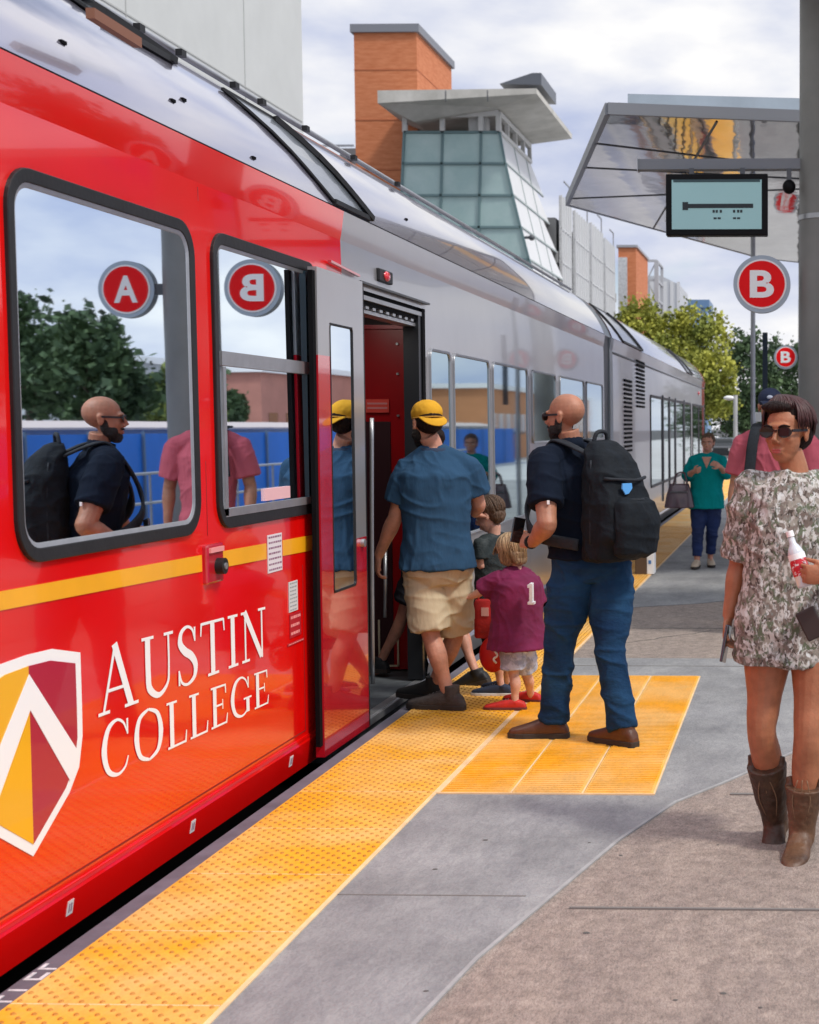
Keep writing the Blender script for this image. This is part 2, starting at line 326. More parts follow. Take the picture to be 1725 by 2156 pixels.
# control box with round knob
cb=MB().box(XB-.01,XB+.022,5.93,6.10,1.0,1.165).build('control_box',REDD,tr,bevel=.01)
MB().cyl((XB+.018,6.03,1.07),(XB+.055,6.03,1.07),.034).build('black_knob',RUB,cb,True,angle=40)
MB().cyl((XB+.055,6.03,1.07),(XB+.06,6.03,1.07),.014).build('knob_cap',ALU,cb)
MB().box(XB+.02,XB+.030,5.945,6.085,1.13,1.15).build('hinge_strip',mat('pink_plastic',(.8,.3,.3),.4),cb)
LAB=mat('label_white',(.72,.68,.72),.5); INK=mat('label_ink',(.25,.12,.2),.6)
def sticker(y0,y1,z0,z1,rows,base=LAB,ink=INK,name='notice_label'):
    m=MB().box(XB+.001,XB+.0045,y0,y1,z0,z1); h=(z1-z0)/rows
    for r in range(rows):
        zz=z0+h*(r+.35); e=y0+.012
        while e<y1-.02:
            w=random.uniform(.01,.03); m.box(XB+.0043,XB+.0056,e,min(e+w,y1-.01),zz,zz+h*.34,1); e+=w+.008
    return m.build(name,[base,ink],tr)
sticker(6.66,6.845,.975,1.15,7)
sticker(6.93,7.05,.76,.905,8,mat('label_grey',(.6,.62,.62),.5),mat('ink_grey',(.3,.32,.34),.6))
sticker(6.935,7.09,.635,.75,3,mat('deep_red_label',(.42,.01,.02),.4),mat('pink_ink',(.8,.3,.3),.5))
s=sticker(6.90,7.13,.60,.612,1,mat('deep_red_label',(0,0,0)),mat('pink_ink',(0,0,0)),'label_underline')
for a in (4.75,5.75,6.9): 
    sk=lambda z:-2.4425+(z+.035)*.169+.0025
    mk=MB()
    for ya,yb,za,zb,o_,mi in ((0,.04,.02,.07,0,0),(.009,.015,.03,.06,.0012,1),(.023,.029,.03,.06,.0012,1)): mk.prism([(sk(za)+o_,a+ya,za),(sk(za)+o_,a+yb,za),(sk(zb)+o_,a+yb,zb),(sk(zb)+o_,a+ya,zb)],(-.002,0,0),mi)
    mk.build('skirt_marking',[mat('mark_white',(.7,.68,.68),.6),INK],tr)
# raised ledge line above skirt
MB().bar((XB+.002,-3,.115),(XB+.002,7.2,.115),.012,.014).build('skirt_ledge',RED,tr)
SEAMR=mat('seam_red',(.28,.004,.004),.5)
for ya,yb,za,zb in ((7.135,7.143,.15,.97),(2.0,2.008,.15,2.62),(5.985,5.991,1.20,2.62)): MB().prism([(xs(za)+.0012,ya,za),(xs(za)+.0012,yb,za),(xs(zb)+.0012,yb,zb),(xs(zb)+.0012,ya,zb)],(-.004,0,0)).build('panel_joint',SEAMR,tr)
MB().box(XB-.01,XB+.0014,2.0,7.14,.146,.153).build('panel_joint',SEAMR,tr)
for y_ in (9.62,11.63,13.3,14.87,16.8): MB().box(XB-.02,XB+.0005,y_,y_+.004,.14,2.1).build('panel_joint',mat('seam_grey',(.26,.26,.27),.5),tr)
weld(shell([(x+.004,z) for x,z in prof[1:]],[37.4,38.32]).build('red_end_side',RED,tr)); weld(shell([(x+.004,z+.004) for x,z in roofp],[37.9,38.34]).build('red_end_roof',RED,tr))
# ---- serif lettering built stroke by stroke
def stroke(m,pts,wd,z,close=False):
    q=[]
    P_=[V((*p,0)) for p in pts]; n=len(P_)
    if n>2:
        c=[];w=[]
        for i in range(n-1):
            p0,p1,p2,p3=P_[max(i-1,0)],P_[i],P_[i+1],P_[min(i+2,n-1)]
            for k in range(6):
                t=k/6; c.append(.5*((2*p1)+(p2-p0)*t+(2*p0-5*p1+4*p2-p3)*t*t+(3*p1-p0-3*p2+p3)*t**3)); w.append(wd[i]+(wd[i+1]-wd[i])*t)
        c.append(P_[-1]); w.append(wd[-1])
    else: c,w=P_,wd
    for i,p in enumerate(c):
        d=(c[min(i+1,len(c)-1)]-c[max(i-1,0)]).normalized(); nn=V((-d.y,d.x,0))*w[i]/2; q.append((p+nn,p-nn))
    m.append(([x for pr in q for x in pr],[(2*i,2*i+1,2*i+3,2*i+2) for i in range(len(q)-1)],z))
def glyph(ch):
    s=[]; K,T=.135,.05; S=lambda pts,wd: stroke(s,pts,wd,len(s)*.0004)
    sf=lambda a,b,y: S([(a,y+(T/2 if y<.5 else -T/2)),(b,y+(T/2 if y<.5 else -T/2))],[T,T])
    if ch=='A': S([(.13,.02),(.44,1.02)],[T,T*1.2]); S([(.42,1.03),(.80,.02)],[K,K]); S([(.22,.34),(.66,.34)],[T,T]); sf(0,.27,0); sf(.63,.98,0); w=1.0
    elif ch=='U': S([(.16,.98),(.16,.4),(.20,.14),(.44,.0),(.68,.14),(.73,.4),(.73,.98)],[K,K,K,.09,T*1.2,T,T]); sf(0,.32,1); sf(.6,.86,1); w=.88
    elif ch=='S': S([(.52,.76),(.46,.93),(.30,1.0),(.13,.92),(.09,.74),(.22,.59),(.42,.47),(.54,.30),(.50,.10),(.30,.0),(.12,.06),(.05,.26)],[T*.6,T,T,.09,K,K*1.1,K*1.1,K,.09,T,T,T*.6]); S([(.53,.72),(.53,.97)],[.04,.05]); S([(.04,.28),(.04,.02)],[.04,.05]); w=.6
    elif ch=='T': S([(.40,.02),(.40,.99)],[K,K]); S([(.03,.975),(.77,.975)],[T,T]); S([(.04,.99),(.015,.76)],[.05,.03]); S([(.76,.99),(.785,.76)],[.05,.03]); sf(.22,.58,0); w=.8
    elif ch=='I': S([(.19,.02),(.19,.98)],[K,K]); sf(.02,.36,0); sf(.02,.36,1); w=.38
    elif ch=='N': S([(.16,.02),(.16,.98)],[T*1.1,T*1.1]); S([(.14,1.0),(.76,.02)],[K,K]); S([(.78,-.01),(.78,.98)],[T*1.1,T*1.1]); sf(.02,.30,0); sf(0,.2,1); sf(.64,.92,1); w=.92
    elif ch in 'CG':
        S([(.76,.72),(.66,.92),(.46,1.01),(.22,.88),(.10,.5),(.20,.13),(.46,-.01),(.68,.07),(.78,.26)],[T*.6,T,T*1.1,.11,K*1.1,.11,T*1.2,T,T*.6]); S([(.77,.68),(.77,.98)],[.04,.05]); w=.84
        if ch=='G': S([(.74,.04),(.74,.42)],[K,K]); S([(.56,.42),(.9,.42)],[T,T]); w=.92
    elif ch=='O':
        S([(.48,1.01),(.2,.87),(.10,.5),(.20,.13),(.48,-.01)],[T,.1,K*1.1,.1,T]); S([(.48,-.01),(.76,.13),(.86,.5),(.76,.87),(.48,1.01)],[T,.1,K*1.1,.1,T]); w=.96
    elif ch=='L': S([(.17,.02),(.17,.98)],[K,K]); sf(0,.35,1); S([(.02,.025),(.62,.025)],[T,T]); S([(.62,.0),(.66,.27)],[.05,.03]); w=.68
    elif ch=='E': S([(.17,.02),(.17,.98)],[K,K]); S([(.02,.025),(.6,.025)],[T,T]); S([(.02,.975),(.58,.975)],[T,T]); S([(.17,.52),(.46,.52)],[T,T]); S([(.6,0),(.65,.25)],[.05,.03]); S([(.575,1),(.59,.77)],[.05,.03]); S([(.46,.40),(.46,.64)],[.03,.03]); w=.68
    return s,w
TW=mat('lettering_white',(.88,.88,.88),.35)
def word(txt,ya,yb,z0,z1,h0,h1,name):
    tot=sum(glyph(c)[1] for c in txt)+.10*(len(txt)-1); k=(yb-ya)/tot; m=MB(); x=0
    for c in txt:
        gs,w=glyph(c)
        for vs,fs,dz in gs:
            out=[]
            for v in vs:
                t=(x+v.x)/tot; y=ya+(x+v.x)*k; z=z0+(z1-z0)*t+v.y*(h0+(h1-h0)*t); out.append((xs(max(z,.12))+.003+dz,y,z))
            m.add(out,fs)
        x+=w+.10
    return m.build(name,TW,tr)
word('AUSTIN',5.0,6.61,.640,.606,.235,.222,'lettering')
word('COLLEGE',5.01,6.64,.412,.380,.195,.158,'lettering')
# ---- shield emblem
GOLD=mat('shield_gold',(.86,.42,.0),.35,coat=.3); MAR=mat('shield_maroon',(.42,.003,.035),.35,coat=.3)
yc=4.545; hw=.345
def shp(sc,zs=0):
    R_=[(0,.945),(.5,.925),(1,.885),(1.01,.60),(.93,.50),(.78,.425),(.36,.355),(0,.285)]
    R_=[(0,.93),(.45,.925),(.985,.885),(.99,.70),(.985,.60),(.90,.50),(.70,.43),(0,.285)]
    cz=.62; return [(y*hw*sc,cz+(z-cz)*sc+zs) for y,z in R_]
def onp(pts,o): return [(xs(max(z,.12))+o,yc+y,z) for y,z in pts]
R_=shp(1.0); sh=MB().prism(onp(R_+[(-y,z) for y,z in R_[::-1]][1:-1],.0035),(-.003,0,0)).build('shield_emblem',TW,tr)
R_=shp(.885); MB().prism(onp(R_,.0055),(-.002,0,0)).build('maroon_half',MAR,sh)
L_=[(-y,z) for y,z in R_]; MB().prism(onp(L_[::-1],.0055),(-.002,0,0)).build('gold_half',GOLD,sh)
ch=[(0,.868),(.30,.545),(.235,.478),(0,.772),(-.235,.478),(-.30,.545)]
MB().prism(onp([(0,.868),(.30,.555),(.24,.470),(0,.755)],.0075),(-.0015,0,0)).prism(onp([(0,.868),(-.30,.555),(-.24,.470),(0,.755)],.0078),(-.0015,0,0)).build('white_chevron',TW,sh)
# ---- door: gasket, slid-open leaf, opening, vestibule
MB().box(XB-.02,XB+.012,7.41,7.47,-.02,2.43).build('door_gasket',BLK,tr,bevel=.01)
XL=XB+.075
lf=thing('x',(0,0,0),None,None); bpy.data.objects.remove(lf)
leaf=MB()
LY0,LY1=7.20,7.96; gy0,gy1,gz0,gz1=7.385,7.77,.80,2.17
for a,b,c,d in ((LY0,gy0,0.0,2.43),(gy1,LY1,0.0,2.43),(gy0,gy1,0.0,gz0),(gy0,gy1,gz1,2.43)):
    if (a,b)==(gy1,LY1): leaf.box(XL-.045,XL,a,b,c,1.05,1); leaf.box(XL-.045,XL,a,b,1.05,d,0)
    elif c==0.0 and d>2: leaf.box(XL-.045,XL,a,b,c,2.0,1); leaf.box(XL-.045,XL,a,b,2.0,d,0)
    else: leaf.box(XL-.045,XL,a,b,c,d,0 if c>1 else 1)
lo=leaf.build('door_leaf',[SIL,REDD],tr)
ringm(gy0,gy1,gz0,gz1,.03,.012,.004,.003,lo,'window_frame',RUB,XL); pane(gy0+.01,gy1-.01,gz0+.01,gz1-.01,.02,-.004,'pane',GLASS,lo,XL)
MB().bar((XL-.02,LY0-.012,.06),(XL-.02,LY0-.012,2.41),.06,.022).build('rubber_edge',BLK,lo)
MB().bar((XL-.01,LY1+.006,.0),(XL-.01,LY1+.006,2.41),.05,.014).build('rubber_edge',RUB,lo)
MB().cyl((XL,7.87,1.02),(XL+.02,7.87,1.02),.022).build('lock_button',ALU,lo)
# door header mechanism
hd=MB().box(XB-.26,XB-.02,DY0,DY1+.02,2.33,2.42).build('door_header',BLK,tr)
MB().box(XB-.07,XB-.005,DY0,DY1,2.36,2.385).build('header_rail',ALU,hd)
MB().box(XB-.12,XB-.03,DY0,DY1-.05,2.29,2.31).build('header_rail',ALU,hd)
for k in range(9): MB().box(XB-.055,XB-.02,8.2+k*.14,8.26+k*.14,2.315,2.335).build('header_fixing',ALU,hd)
# opening reveal + jamb + vestibule
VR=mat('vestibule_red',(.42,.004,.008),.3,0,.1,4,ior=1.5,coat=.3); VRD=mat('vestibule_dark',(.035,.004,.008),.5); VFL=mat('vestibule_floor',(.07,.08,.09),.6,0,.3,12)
MB().box(XB-.12,XB-.002,9.53,9.60,-.02,2.41).build('door_jamb',BLK,tr)
MB().box(XB-.11,XB-.01,9.46,9.528,-.0,2.38).build('second_leaf_edge',mat('leaf_edge_black',(.012,.013,.016),.35),tr)
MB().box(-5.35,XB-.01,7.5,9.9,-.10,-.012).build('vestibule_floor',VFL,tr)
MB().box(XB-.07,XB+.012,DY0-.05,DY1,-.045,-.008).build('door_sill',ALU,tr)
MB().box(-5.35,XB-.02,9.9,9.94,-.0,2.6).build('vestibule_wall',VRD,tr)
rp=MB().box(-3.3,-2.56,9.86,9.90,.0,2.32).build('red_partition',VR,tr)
MB().box(-3.3,-2.74,9.845,9.86,.02,1.68).build('dark_recess',VRD,rp)
MB().box(-3.3,-2.60,9.83,9.86,2.30,2.325).build('partition_cap',mat('pinkish_red',(.6,.03,.05),.3),rp)
MB().box(-2.90,-2.745,9.838,9.845,1.74,1.83).build('warning_sticker',mat('sticker_red',(.85,.08,.06),.4),rp)
m=MB()
for k in range(2): m.box(-2.89,-2.755,9.835,9.838,1.765+k*.03,1.777+k*.03)
m.build('sticker_print',mat('pink_ink',(0,0,0)),rp)
m=MB(); x0,x1,z0,z1=-2.84,-2.70,.02,.34
for a in ((x0,x0+.012,z0,z1),(x1-.012,x1,z0,z1),(x0,x1,z0,z0+.012)): m.box(a[0],a[1],9.836,9.844,a[2],a[3])
m.build('cream_outline',mat('cream',(.7,.6,.42),.5),rp)
for z in (1.72,2.0,2.2): MB().cyl((-2.685,9.855,z),(-2.685,9.84,z),.008).build('fixing',ALU,rp)
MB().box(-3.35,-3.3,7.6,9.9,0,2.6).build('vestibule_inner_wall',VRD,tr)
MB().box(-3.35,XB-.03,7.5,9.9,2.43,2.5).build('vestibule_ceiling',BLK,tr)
MB().tube([P(783,880,9.0),P(783,1140,9.0),P(785,1440,9.0)],.013).build('handrail',ALU,tr,True)
MB().tube([P(812,1150,9.55),P(811,1300,9.55)],.012).build('handrail',ALU,tr,True)
# added glow panel inside the vestibule, then the red lamp over the door
MB().box(-3.0,-2.75,8.3,9.3,2.40,2.43).build('added_fill_panel',mat('fill_glow',(1,.93,.85),.5,emit=5.),tr)  # glowing panel added only to brighten the dark vestibule
lm=MB().box(XB-.02,XB+.012,8.52,8.80,2.49,2.565).build('door_lamp',RUB,tr,bevel=.008)
MB().ell((XB+.014,8.66,2.528),(.016,.055,.03)).build('red_lens',mat('red_lens',(.75,.01,.02),.15,coat=1),lm,True)
MB().bar((XB+.012,7.6,2.50),(XB+.012,8.1,2.475),.02,.012).build('drip_rail',REDD,tr)
MB().bar((XB+.012,8.1,2.445),(XB+.012,9.62,2.445),.03,.012).build('drip_rail',DKG,tr)
# windows of the silver car
FR=mat('silver_frame',(.34,.35,.37),.35,.6)
for y0,y1,z0 in ((9.69,10.27,.85),(10.36,11.56,.85),(11.70,13.20,.85),(13.42,14.75,1.49),(15.0,16.70,1.49),(16.9,18.30,1.49)):
    window(y0,y1,z0,2.165,.07,.02,FR,mat('tinted_glass',(.40,.56,.60),.03,1.,0,1,.02,.9),inner=False)
# articulation and rear cars
AR=mat('articulation_grey',(.36,.42,.47),.35,.3,.08,3)
MB().prism([(x-.02,18.5,z) for x,z in prof[1:]],(0,.75,0)).build('articulation_side',DKG,tr)
shellp=[(x-.012,z-.006) for x,z in roofp]
weld(shell(shellp,[18.42,19.3]).build('articulation_roof',AR,tr))
MB().prism([(x+.012,19.0,z) for x,z in prof[1:]]+[(-2.5,19.0,2.78),(-2.5,19.0,-.05)],(0,.3,0)).build('articulation_post',mat('post_grey',(.3,.34,.37),.4,.3),tr)
pz=[39.0]
weld(shell(prof[1:],[19.3,22.9,38.3]).build('rear_side',SIL,tr)); weld(shell(roofp,[19.28,28,38.3]).build('rear_roof',ROOF,tr))
MB().box(XB-.01,XB+.004,19.35,38.3,2.60,2.625).build('rear_seam',DKG,tr)
# tapering nose at the far end
def nose(pr,dy,sc,dx=0): return [(-3.93+(x+3.93)*sc,38.3+dy,.2+(z-.2)*(1-(1-sc)*.5)) for x,z in pr]
m=MB(); full=prof[1:]+roofp; last=None
for dy,sc in ((0,1),(.5,.985),(1.0,.93),(1.4,.82),(1.6,.62)):
    cur=nose(full,dy,sc)
    if last:
        n=len(cur); m.add(last+cur,[(i,i+1,i+1+n,i+n) for i in range(n-1)],0 if dy<.6 else 1)
    last=cur
m.add(last,[tuple(range(len(last)))],1); m.build('nose_end',[SIL,RED],tr,True)
MB().box(XB-.01,XB+.012,38.1,38.5,1.1,2.2).build('cab_window',GLASSD,tr)
for ya,yb,za,zb in ((20.6,21.5,1.30,2.40),(22.2,23.3,1.95,2.72)):
    m=MB(); n=int((zb-za)/.062)
    for k in range(n): m.bar((XB+.004,ya,za+k*.062),(XB+.004,yb,za+k*.062),.02,.034)
    vf=m.build('vent_grille',BLK,tr)
for y0,y1 in ((24.3,26.3),(26.6,27.7),(27.95,29.05),(29.3,31.2),(31.6,33.4),(34,36),(36.3,37.8)):
    window(y0,y1,.62,2.17,.06,.05,RUB,mat('tinted_glass',(0,0,0)),inner=False)
for y in (26.45,27.82,29.18,31.4): MB().box(XB-.0,XB+.02,y-.05,y+.05,.3,2.2).build('door_edge',DKG,tr)
for y in (36.1,): MB().ell((XB+.014,y,2.45),(.02,.2,.05)).build('red_lens',mat('red_lens',(0,0,0)),tr,True)
# roof hatches (dark glazed) on the fairing, bolts and the roof rail
def fp(y,k):   # point on fairing, k index (float) in roofp
    i=int(k); t=k-i; a,b=roofp[i],roofp[i+1]; return V((a[0]+(b[0]-a[0])*t,y,a[1]+(b[1]-a[1])*t))
NRM=V((.72,0,.69))
def hatch(ya0,ya1,yb0,yb1,k0,k1):
    m=MB(); N=6; top=[];bot=[]
    for i in range(N+1):
        k=k0+(k1-k0)*i/N; t=i/N; L0=yb0+(ya0-yb0)*t; L1=yb1+(ya1-yb1)*t
        for y in (L0,L1): top.append(fp(y,k)+NRM*.012)
    m.add(top,[(2*i,2*i+1,2*i+3,2*i+2) for i in range(N)])
    h=m.build('roof_hatch',mat('hatch_grey',(.16,.18,.20),.25,.3,.1,8,coat=.5),tr)
    fm=MB(); 
    for i in range(N): fm.bar(top[2*i+1],top[2*i+3],.05,.03); fm.bar(top[2*i]+NRM*.0,top[2*i+2],.012,.012)
    fm.bar(top[0],top[1],.025,.025); fm.bar(top[-2],top[-1],.014,.014); fm.build('hatch_frame',RUB,h)
hatch(6.95,7.62,7.70,8.36,.15,4.3)
hatch(5.35,5.7,5.75,6.35,4.1,5.5)
hatch(19.3,21.0,20.5,22.9,.15,4.5)
hatch(30.5,31.0,32.5,34.0,.3,4.5)
MB().tube([fp(-2.9,5.2)+V((0,0,.035)),fp(18.3,5.2)+V((0,0,.035))],.016,8,smooth=False).build('roof_rail',ALU,tr,True)
for y in (5.05,5.35,5.75,6.2,6.62,7.25,7.62,8.3,9.2,10.2): MB().bar(fp(y,5.0)+V((.02,0,.03)),fp(y+.05,5.0)+V((.02,0,.03)),.03,.03).build('rail_clamp',RUB,tr)
for y,k in ((4.42,2.3),(4.98,1.6),(5.85,1.55),(6.0,1.9),(6.6,.6),(8.2,2.2),(9.4,1.8)): MB().bar(fp(y,k)+NRM*.003,fp(y+.035,k)+NRM*.003,.012,.012).build('bolt',BLK,tr)
MB().bar(P(190,27,4.95),P(290,90,5.35),.03,.035).build('brown_roof_lip',mat('rust_brown',(.22,.09,.05),.6),tr)
# ================================================================ station furniture
COLM=mat('column_grey',(.21,.21,.20),.5,.3,.12,2.5,.05,20)
GREYP=mat('fascia_grey',(.34,.39,.44),.5,.2,.10,2)
def column(y,x,label,h=5.4):
    c=thing('canopy_column',(x,y,0),label,'column','canopy columns on the platform')
    MB().cyl((x,y,.0),(x,y,h),.225,40).build('shaft',COLM,c,True,angle=40)
    MB().cyl((x,y,0),(x,y,.04),.32,32).build('base_plate',DKG,c,True,angle=40)
    MB().cyl((x,y,3.35),(x,y,3.39),.232,40).build('joint_collar',ALU,c,True,angle=40)
    b=MB()
    for a in range(6): b.cyl((x+math.cos(a)*.27,y+math.sin(a)*.27,.04),(x+math.cos(a)*.27,y+math.sin(a)*.27,.07),.018,6)
    b.build('anchor_bolts',ALU,c); return c
column(12.35,.235,'thick round grey steel column behind the woman in the camouflage dress')
column(29.6,.235,'far round grey column, mostly hidden behind the near column'); column(44,.235,'farthest round grey canopy column at the end of the platform')
def flat_text(ch,c,h,w,m,par,face,name='letter',bold=.03,dep=.004):
    cu=bpy.data.curves.new('t','FONT'); cu.body=ch; cu.size=1; cu.offset=bold; cu.extrude=.02; cu.align_x='CENTER'
    t=bpy.data.objects.new('t',cu); COL.objects.link(t); bpy.context.view_layer.update()
    me=bpy.data.meshes.new_from_object(t.evaluated_get(bpy.context.evaluated_depsgraph_get())); bpy.data.objects.remove(t)
    xs_=[v.co.x for v in me.vertices]; ys_=[v.co.y for v in me.vertices]; x0,x1,y0,y1=min(xs_),max(xs_),min(ys_),max(ys_)
    for v in me.vertices:
        a=((v.co.x-x0)/(x1-x0)-.5)*w; b=((v.co.y-y0)/(y1-y0)-.5)*h; d=v.co.z/.02*dep
        v.co=V(c)+(V((a,d,b)) if face<0 else V((-a,-d,b)))*1
        if face<0: v.co.y=c[1]-d
    o=bpy.data.objects.new(name,me); me.materials.clear(); me.materials.append(m); COL.objects.link(o); o.parent=par
    if par.type=='EMPTY': o.matrix_parent_inverse=Matrix.Translation(-V(par.location))
    return o
SR=mat('sign_red',(.86,.003,.006),.5,0,.04,5,spec=.2)
def disc_sign(x,y,z,ch,label,r=.238,arm=None):
    s=thing('platform_sign',(x,y,z),label,'sign','round platform letter signs')
    MB().cyl((x,y-.045,z),(x,y+.045,z),r,56).build('sign_case',mat('case_grey',(.36,.42,.48),.4,.4),s,True,angle=40)
    for f in (-1,1):
        a=y+f*.045
        MB().cyl((x,a,z),(x,a+f*.006,z),r*.86,56).build('white_ring',WHT,s,True,angle=40)
        MB().cyl((x,a+f*.004,z),(x,a+f*.011,z),r*.80,56).build('red_face',SR,s,True,angle=40)
        flat_text(ch,(x,a+f*.013,z),r*.95,r*.84,WHT,s,f)
    if arm: MB().bar((arm,y,z),(x+math.copysign(r*.9,arm-x),y,z),.05,.09).build('bracket',DKG,s)
    return s
b1=P(1605,599,12.35)
disc_sign(b1.x,12.35,b1.z,'B','nearer round red sign with a white letter B, left of the thick grey column',arm=.0)
disc_sign(.235*2-b1.x,12.35,b1.z,'A','round red sign with a white A beyond the thick grey column',arm=.46)
b2=P(1655,752,29.6)
disc_sign(b2.x,29.6,b2.z,'B','small distant round red sign with a white letter B against the dark trees',arm=.02)
disc_sign(.47-b2.x,29.6,b2.z,'A','distant round red A sign on the far column, hidden by the near column',arm=.46)
# display and its beam
bm=thing('display_beam',(-.6,12.35,3.8),'horizontal grey beam carrying the hanging departure display','beam')
p=P(1345,350,12.35); MB().box(p.x,.02,12.29,12.41,p.z-.035,p.z+.05).build('beam_tube',mat('beam_grey',(.20,.21,.23),.5,.3),bm)
MB().box(p.x-.006,p.x,12.28,12.42,p.z-.045,p.z+.06).build('end_plate',ALU,bm)
a,b=P(1402,366,12.2),P(1617,495,12.2)
dp=thing('departure_display',(-.7,12.25,3.5),'black framed departure screen hanging under the canopy','display')
MB().box(a.x,b.x,12.2,12.32,b.z,a.z).build('case',mat('case_black',(.005,.005,.006),.5,spec=.15),dp,bevel=.008)
MB().box(a.x+.05,b.x-.05,12.192,12.1995,b.z+.05,a.z-.05).build('screen',mat('screen_green',(.18,.30,.315),.25,0,.03,3,emit=.55),dp)
DKI=mat('screen_ink',(.012,.02,.025),.5)
w=b.x-a.x; h=a.z-b.z; m=MB()
X=lambda u:a.x+w*u; Z=lambda v:a.z-h*v
m.box(X(.075),X(.925),12.189,12.1918,Z(.14),Z(.095)); m.build('title_bar',mat('screen_dark_teal',(.03,.07,.08),.4),dp)
m=MB(); e=.17
while e<.84:
    q=random.uniform(.018,.045); m.box(X(e),X(e+q+.0045),12.188,12.1917-.0002*(int(e*400)%2),Z(.56),Z(.49)); e+=q+.004
m.box(X(.165),X(.22),12.187,12.1915,Z(.59),Z(.46))
m.build('screen_text',DKI,dp)
for e,q,v0,v1 in ((.46,.022,.635,.59),(.49,.022,.635,.59),(.53,.022,.635,.59),(.66,.022,.635,.59),(.70,.022,.635,.59),(.73,.022,.635,.59),(.47,.03,.74,.71),(.51,.03,.74,.71),(.66,.03,.74,.71),(.70,.03,.74,.71)): MB().box(X(e),X(e+q),12.188,12.1917,Z(v0),Z(v1)).build('screen_word',DKI,dp)
for u in (.25,.75): MB().box(X(u)-.02,X(u)+.02,12.24,12.28,a.z,p.z-.034).build('hanger',DKG,dp)
c=P(1662,393,12.3); cm=thing('security_camera',c,'small black dome camera between the departure screen and the column','camera')
MB().ell(c,(.055,.055,.06)).build('dome',mat('case_black',(0,0,0)),cm,True); MB().box(c.x-.02,c.x+.02,c.y-.02,c.y+.02,c.z+.05,p.z-.034).build('stem',DKG,cm)
# canopy with polished underside
ZC=4.58
CM=mat('polished_soffit',(.30,.285,.265),.05,1.,.25,2.2,.5,1.1,stretch=(1,.45,1))
pts=[G(1280,232,0)]*0
def Cp(px,py,Z): 
    d=ray(px,py); t=(Z-CAMH)/d.z; return V((d.x*t,d.y*t,Z))
q1,q2,q3,q4=Cp(1280,240,ZC),Cp(1195,432,ZC),Cp(1600,543,ZC),Cp(1690,268,ZC)
cn=thing('canopy',(0,20,ZC),'far platform canopy with a mirror-like soffit above the departure screen','canopy')
poly=[q1,q2,q3,V((2.2,q3.y+3,ZC)),V((4.2,q2.y,ZC)),V((4.2,q4.y+.6,ZC))]
MB().prism(poly,(0,0,.02)).build('soffit',CM,cn)
edge=MB(); 
for u,v in zip(poly,poly[1:]+poly[:1]): edge.bar(u+V((0,0,.05)),v+V((0,0,.05)),.05,.11)
edge.build('fascia',mat('fascia_dark',(.22,.23,.25),.45,.4),cn)
ctr=sum(poly,V((0,0,0)))/6
MB().prism([ctr+(u-ctr)*.97+V((0,0,.05)) for u in poly],(0,0,.10)).build('roof_deck',GREYP,cn)
t0=P(1322,197,q1.y+1.2); t1=P(1690,222,q4.y+1.2)
MB().prism([(t0.x,t0.y,ZC+.1),(t1.x+2.5,t1.y,ZC+.1),(t1.x+2.5,t1.y,t1.z),(t0.x,t0.y,t0.z)],(0,5,0)).build('upper_box',GREYP,cn)
sm=MB()
for u,v in ((q1*.45+q4*.55,q2*.62+q3*.38),(q2*.5+q1*.5,V((4,19,ZC))),(q2*.9+q1*.1,V((4,17.5,ZC))),(q1*.75+q2*.25,q4+V((1,3,0)))): sm.bar(u-V((0,0,.003)),v-V((0,0,.003)),.02,.012)
sm.build('soffit_joints',DKG,cn)
# near canopy overhead: only its far tip reaches the frame
tip=[(-.55,12.6,5.28),(-.3,10.6,5.28),(5,9.8,5.28),(5,12.9,5.28)]
nc=thing('canopy',(1.5,5,5.28),'near canopy slab whose dark edge just shows at the top right','canopy')
MB().prism(tip,(0,0,.14)).build('slab',mat('fascia_dark',(0,0,0)),nc)
# thin poles, banner
def pole(px,py0,Y,r,ztop,label,name='sign_pole',m=ALU):
    p=P(px,py0,Y); o=thing(name,(p.x,Y,0),label,'pole'); MB().cyl((p.x,Y,0),(p.x,Y,ztop),r,14).build('shaft',m,o,True,angle=40); MB().cyl((p.x,Y,0),(p.x,Y,.05),r*2.4,14).build('base',DKG,o,True,angle=40); return o
po=pole(1586,880,22,.035,4.55,'slim grey post rising behind the nearer B sign to the canopy')
a=P(1606,700,22);b=P(1614,850,22); bn=tag(MB().box(a.x,b.x+.02,21.98,22.0,b.z,a.z).build('banner',mat('banner_dark',(.03,.05,.08),.6)),'narrow dark banner hanging right of the slim grey post','banner')
po=pole(1549,880,30,.045,P(1549,832,30).z,'short white post with a small lamp arm left of the dark trees','lamp_post',mat('post_white',(.6,.6,.6),.5))
a=P(1536,838,30); MB().ell(a,(.12,.07,.05)).build('lamp_head',WHT,po,True); MB().bar(a,(po.location.x,30,a.z),.04).build('arm',ALU,po)
a=P(1582,868,26);b=P(1603,888,26); bx=thing('equipment_box',((a.x+b.x)/2,26,0),'white equipment box on a post behind the man in pink','equipment box')
MB().box(a.x,b.x,26,26.15,b.z,a.z).build('box',WHT,bx,bevel=.01); MB().box(a.x+.05,a.x+.1,26.02,26.1,0,b.z).build('stand',ALU,bx)
# small box standing on the strip, right of the backpack
a=P(1338,1150,16.2); b=P(1378,1210,16.2)
kq=thing('carton',(a.x+.1,16.2,0),'small brown carton with a white side standing on the yellow strip behind the backpack','carton')
MB().box(a.x,b.x-.08,16.15,16.4,.015,.015+a.z-b.z).build('brown_side',mat('board_brown',(.10,.06,.035),.7),kq,bevel=.005)
MB().box(b.x-.078,b.x+.0,16.16,16.4,.015,.02+a.z-b.z).build('white_side',WHT,kq,bevel=.005)
MB().box(b.x-.06,b.x-.03,16.155,16.1595,.13,.17).build('blue_mark',mat('mark_blue',(.05,.2,.5),.5),kq)
